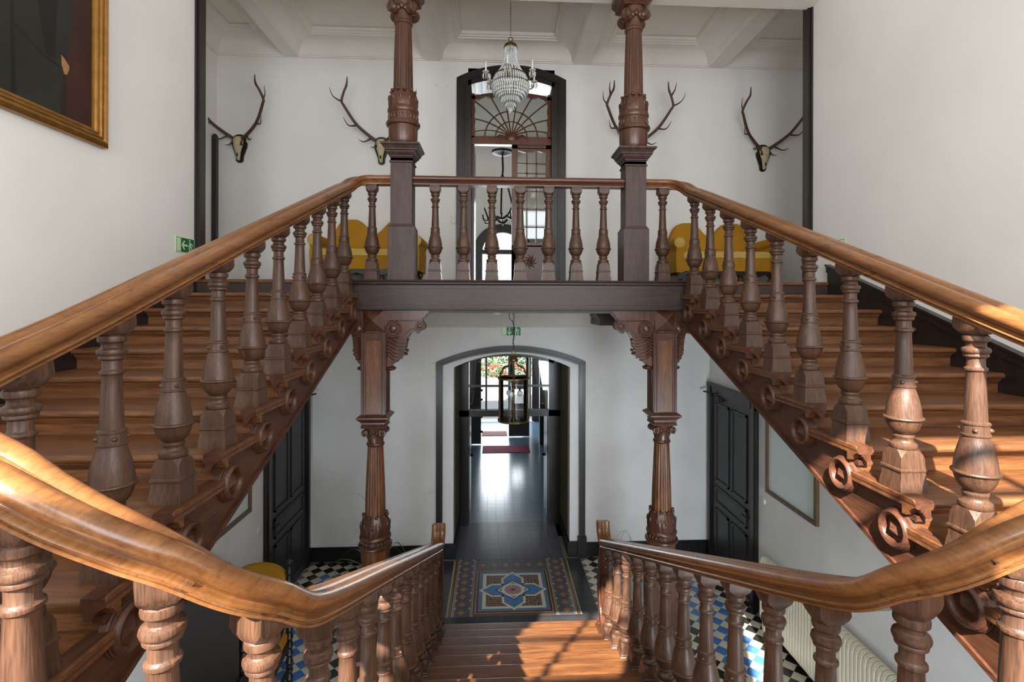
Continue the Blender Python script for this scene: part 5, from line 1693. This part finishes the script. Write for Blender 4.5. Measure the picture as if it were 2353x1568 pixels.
# ------------------------------------------------------------------ antler trophies
def trophy(x, zc, label, var, lean=0.0):
    t = thing('antler_trophy', label, 'antlers', (x, BW, zc))
    sh = [(-0.075, 0.155), (-0.03, 0.175), (0.03, 0.175), (0.075, 0.155), (0.085, 0.11), (0.075, 0.09), (0.105, 0.05), (0.10, 0.0), (0.075, -0.07), (0.05, -0.14), (0.047, -0.20), (0.02, -0.225), (-0.02, -0.225), (-0.047, -0.20), (-0.05, -0.14), (-0.075, -0.07), (-0.10, 0.0), (-0.105, 0.05), (-0.075, 0.09), (-0.085, 0.11)]
    MB().prism(sh, 'Y', -0.028, 0.0).obj('shield_board', M['shield'], t, 0)
    # skull lofted from brow to muzzle
    secs = [(0.135, 0.045, 0.03, -0.045), (0.12, 0.062, 0.05, -0.055), (0.08, 0.072, 0.06, -0.068), (0.04, 0.070, 0.058, -0.075), (0.0, 0.066, 0.05, -0.078), (-0.04, 0.052, 0.044, -0.078), (-0.09, 0.038, 0.036, -0.074), (-0.15, 0.028, 0.028, -0.066), (-0.19, 0.022, 0.02, -0.058), (-0.203, 0.012, 0.01, -0.05)]
    vs, fs = [], []
    n_ = 14
    for zz, w_, d_, y_ in secs:
        for i in range(n_):
            a = 2 * PI * i / n_
            vs.append((w_ * math.cos(a), y_ + d_ * math.sin(a), zz))
    for k in range(len(secs) - 1):
        for i in range(n_):
            j = (i + 1) % n_
            fs.append((k * n_ + i, (k + 1) * n_ + i, (k + 1) * n_ + j, k * n_ + j))
    fs.append(tuple(range(n_)))
    fs.append(tuple(range((len(secs) - 1) * n_, len(secs) * n_))[::-1])
    sk = MB().add(vs, fs).obj('skull', M['bone'], t, 50)
    for s_ in (-1, 1):
        MB().ball((s_ * 0.058, -0.098, 0.018), 0.022, (0.8, 0.9, 1.15), 10, 8).obj('eye_socket', M['shield'], sk)
    MB().ball((0, -0.098, -0.135), 0.014, (1, 0.8, 2.0), 10, 8).obj('nose_opening', M['shield'], sk)
    main = [(0, 0), (0.098, .062), (.25, .178), (.34, .285), (.436, .445), (.463, .507), (.418, .632), (.374, .72), (.365, .846)]
    tines = [[(.463, .507), (.49, .494), (.552, .525), (.574, .614)], [(.29, .20), (.383, .169), (.436, .258)], [(.08, .045), (.178, -.045), (.24, -.036)], [(.01, -.005), (.027, -.115), (.071, -.138)]]
    if var:
        tines.append([(.418, .632), (.45, .70), (.455, .79)])
    for s_ in (-1, 1):
        def P(q):
            a, b_ = q
            d_ = math.hypot(a, b_)
            return (s_ * (0.05 + a * 0.92), -0.07 - 0.34 * min(1, d_ / 0.8) ** 1.2, 0.095 + b_ * 0.92)
        pts = crom([P(q) for q in main], 4)
        n = len(pts)
        m_ = MB().tube(pts, [0.024 * (1 - 0.45 * k / n) if k < n * 0.8 else 0.024 * 0.64 * (1 - (k - n * 0.8) / (n * 0.2)) + 0.003 for k in range(n)], 8)
        for tn in tines:
            pp = [Vector(P(q)) for q in tn]
            for k in range(1, len(pp)):
                pp[k].y -= 0.05 * k
            pp = crom(pp, 4)
            m_.tube(pp, [0.015 * (1 - 0.85 * k / (len(pp) - 1)) for k in range(len(pp))], 7)
        m_.lathe([(0.024, -0.008), (0.033, -0.004), (0.033, 0.006), (0.024, 0.01)], P((0, 0)), 10)
        m_.obj('antler', M['antler'], t, 50)
    return t
trophy(-3.66, 5.98, 'antlered skull on the wall nearest the left gallery recess', 0)
trophy(-1.65, 5.98, 'antlered skull half hidden by the left gallery column', 0)
trophy(2.06, 6.02, 'antlers spreading out behind the right gallery column', 1)
trophy(4.03, 5.97, 'antlered skull in the shade beside the right casing', 0)

# ------------------------------------------------------------------ potted plants behind the lower columns
def plant(x, y, pots, leaves, label, flowers=0):
    t = thing('potted_plant', label, 'plant', (x, y, 0))
    MB().lathe([(0.0, 0.01), (0.10, 0.0), (0.12, 0.03), (0.16, 0.20), (0.175, 0.34), (0.185, 0.35), (0.185, 0.38), (0.16, 0.38), (0.15, 0.33), (0.0, 0.33)], (0, 0, 0), 24).obj('pot', pots, t)
    for (dx, dy, h, w_, droop) in leaves:
        ctl = [(0, 0, 0.32), (dx * 0.25, dy * 0.25, 0.32 + h * 0.7), (dx * 0.6, dy * 0.6, 0.32 + h), (dx, dy, 0.32 + h - droop)]
        pts = crom(ctl, 5)
        vs, fs = [], []
        sd = Vector((-dy, dx, 0))
        sd = sd.normalized() if sd.length > 0 else Vector((1, 0, 0))
        n = len(pts)
        for k, p in enumerate(pts):
            ww = w_ * (0.6 + 0.4 * math.sin(PI * min(1, k / n * 1.3))) * (1 - (k / (n - 1)) ** 3)
            vs += [p - sd * ww, p + sd * ww + Vector((0, 0, 0.002)), p + Vector((0, 0, -0.35 * ww))]
        for k in range(n - 1):
            a = k * 3
            fs += [(a, a + 2, a + 5, a + 3), (a + 2, a + 1, a + 4, a + 5), (a + 1, a, a + 3, a + 4)]
        MB().add(vs, fs).obj('leaf', M['leaf'], t, 60)
    for i in range(flowers):
        a = 2.4 * i
        fl = MB()
        c_ = Vector((0.10 * math.cos(a), -0.12 + 0.06 * math.sin(a), 0.42 + 0.07 * (i % 3)))
        for q in range(9):
            g = 2 * PI * q / 9
            fl.ball(c_ + Vector((0.03 * math.cos(g), -0.01, 0.03 * math.sin(g))), 0.016, (1, 0.5, 1), 6, 5)
        fl.obj('flower', M['petal'], t)
    return t
random.seed(3)
lv = [(-0.30, -0.05, 1.05, 0.012, -0.05), (-0.36, -0.1, 0.70, 0.012, 0.35), (-0.75, -0.15, 0.32, 0.016, 0.22), (-0.55, 0.1, 0.38, 0.014, 0.2), (0.42, -0.1, 0.50, 0.016, 0.25), (0.30, 0.1, 0.40, 0.014, 0.2), (-0.65, -0.35, 0.28, 0.014, 0.3), (-0.15, 0.1, 0.85, 0.010, 0.0), (-0.45, -0.4, 0.30, 0.013, 0.2), (0.35, -0.35, 0.28, 0.012, 0.2)]
plant(-1.42, 6.35, M['pot'], lv, 'strap-leaved potted plant behind the left lower column', 2)
lv = [(-0.32, -0.05, 0.62, 0.010, 0.12), (-0.28, -0.02, 0.62, 0.010, 0.32), (-0.2, 0.1, 0.40, 0.012, 0.1), (0.3, 0.1, 0.35, 0.013, 0.2), (-0.12, -0.2, 0.25, 0.03, 0.05), (0.02, -0.2, 0.28, 0.03, 0.1), (-0.2, -0.1, 0.2, 0.03, 0.05)]
plant(1.78, 6.25, M['pot_w'], lv, 'potted plant with yellow flowers behind the right lower column', 6)

# ------------------------------------------------------------------ carved chairs at the lower left
def carved_chair(x, y, rot, back_h, label, yellow):
    t = thing('carved_armchair', label, 'chair', (x, y, 0), rot)
    for sx in (-1, 1):
        MB().lathe([(0.03, 0), (0.035, 0.05), (0.022, 0.08), (0.03, 0.2), (0.022, 0.3), (0.034, 0.36), (0.034, 0.42)], (sx * 0.27, -0.25, 0), 12).obj('leg', M['shield'], t)
        m_ = MB()
        prof = [(0.032, 0)]
        zz = 0.0
        while zz < back_h - 0.08:
            prof += [(0.024, zz + 0.02), (0.036, zz + 0.045), (0.030, zz + 0.07)]
            zz += 0.08
        prof += [(0.02, back_h - 0.05), (0.035, back_h - 0.02), (0.0, back_h + 0.02)]
        m_.lathe(prof, (sx * 0.28, 0.25, 0), 12)
        m_.obj('back_post', M['shield'], t)
        am = MB().tube(crom([(sx * 0.28, 0.24, 0.70), (sx * 0.285, 0.1, 0.73), (sx * 0.29, -0.1, 0.68), (sx * 0.30, -0.27, 0.70), (sx * 0.305, -0.31, 0.64)], 4), [0.028, 0.028, 0.03, 0.03, 0.032, 0.034, 0.034, 0.034, 0.033, 0.032, 0.034, 0.036, 0.04, 0.042, 0.042, 0.036, 0.02], 10)
        am.obj('arm', M['shield'], t)
        MB().tube([(sx * 0.28, -0.24, 0.42), (sx * 0.29, -0.26, 0.56), (sx * 0.295, -0.24, 0.68)], [0.03, 0.022, 0.028], 10).obj('arm_support', M['shield'], t)
    MB().box(-0.29, 0.29, -0.28, 0.26, 0.36, 0.43).obj('seat_frame', M['shield'], t, 0)
    MB().prism([(-0.27, 0.43), (0.27, 0.43), (0.27, 0.49), (0.22, 0.52), (-0.22, 0.52), (-0.27, 0.49)], 'Y', -0.26, 0.22).obj('seat', M['yellow'] if yellow else M['shield'], t, 40)
    bk = [(-0.25, 0.52), (0.25, 0.52), (0.25, back_h - 0.16)] + [(0.25 * math.cos(R(g)), back_h - 0.16 + 0.15 * math.sin(R(g))) for g in range(15, 180, 15)] + [(-0.25, back_h - 0.16)]
    MB().prism(bk, 'Y', 0.215, 0.275).obj('backrest', M['yellow'] if yellow else M['shield'], t, 40)
    for sx in (-1, 1):
        MB().tube([(sx * 0.275, -0.25, 0.15), (sx * 0.28, 0.25, 0.15)], 0.02).obj('stretcher', M['shield'], t)
    m_ = MB()
    for k in range(9):
        m_.ball((-0.2 + 0.05 * k, 0.2, 0.40), 0.024, (1, 0.6, 1), 8, 6)
        m_.ball((-0.2 + 0.05 * k, -0.285, 0.395), 0.024, (1, 0.6, 1), 8, 6)
    m_.obj('carving', M['shield'], t)
    return t
carved_chair(-2.27, 4.86, R(4), 1.20, 'yellow upholstered carved armchair beside the left lower wall', True)
carved_chair(-2.28, 3.98, R(4), 1.40, 'tall black carved chair in front of the yellow armchair', False)
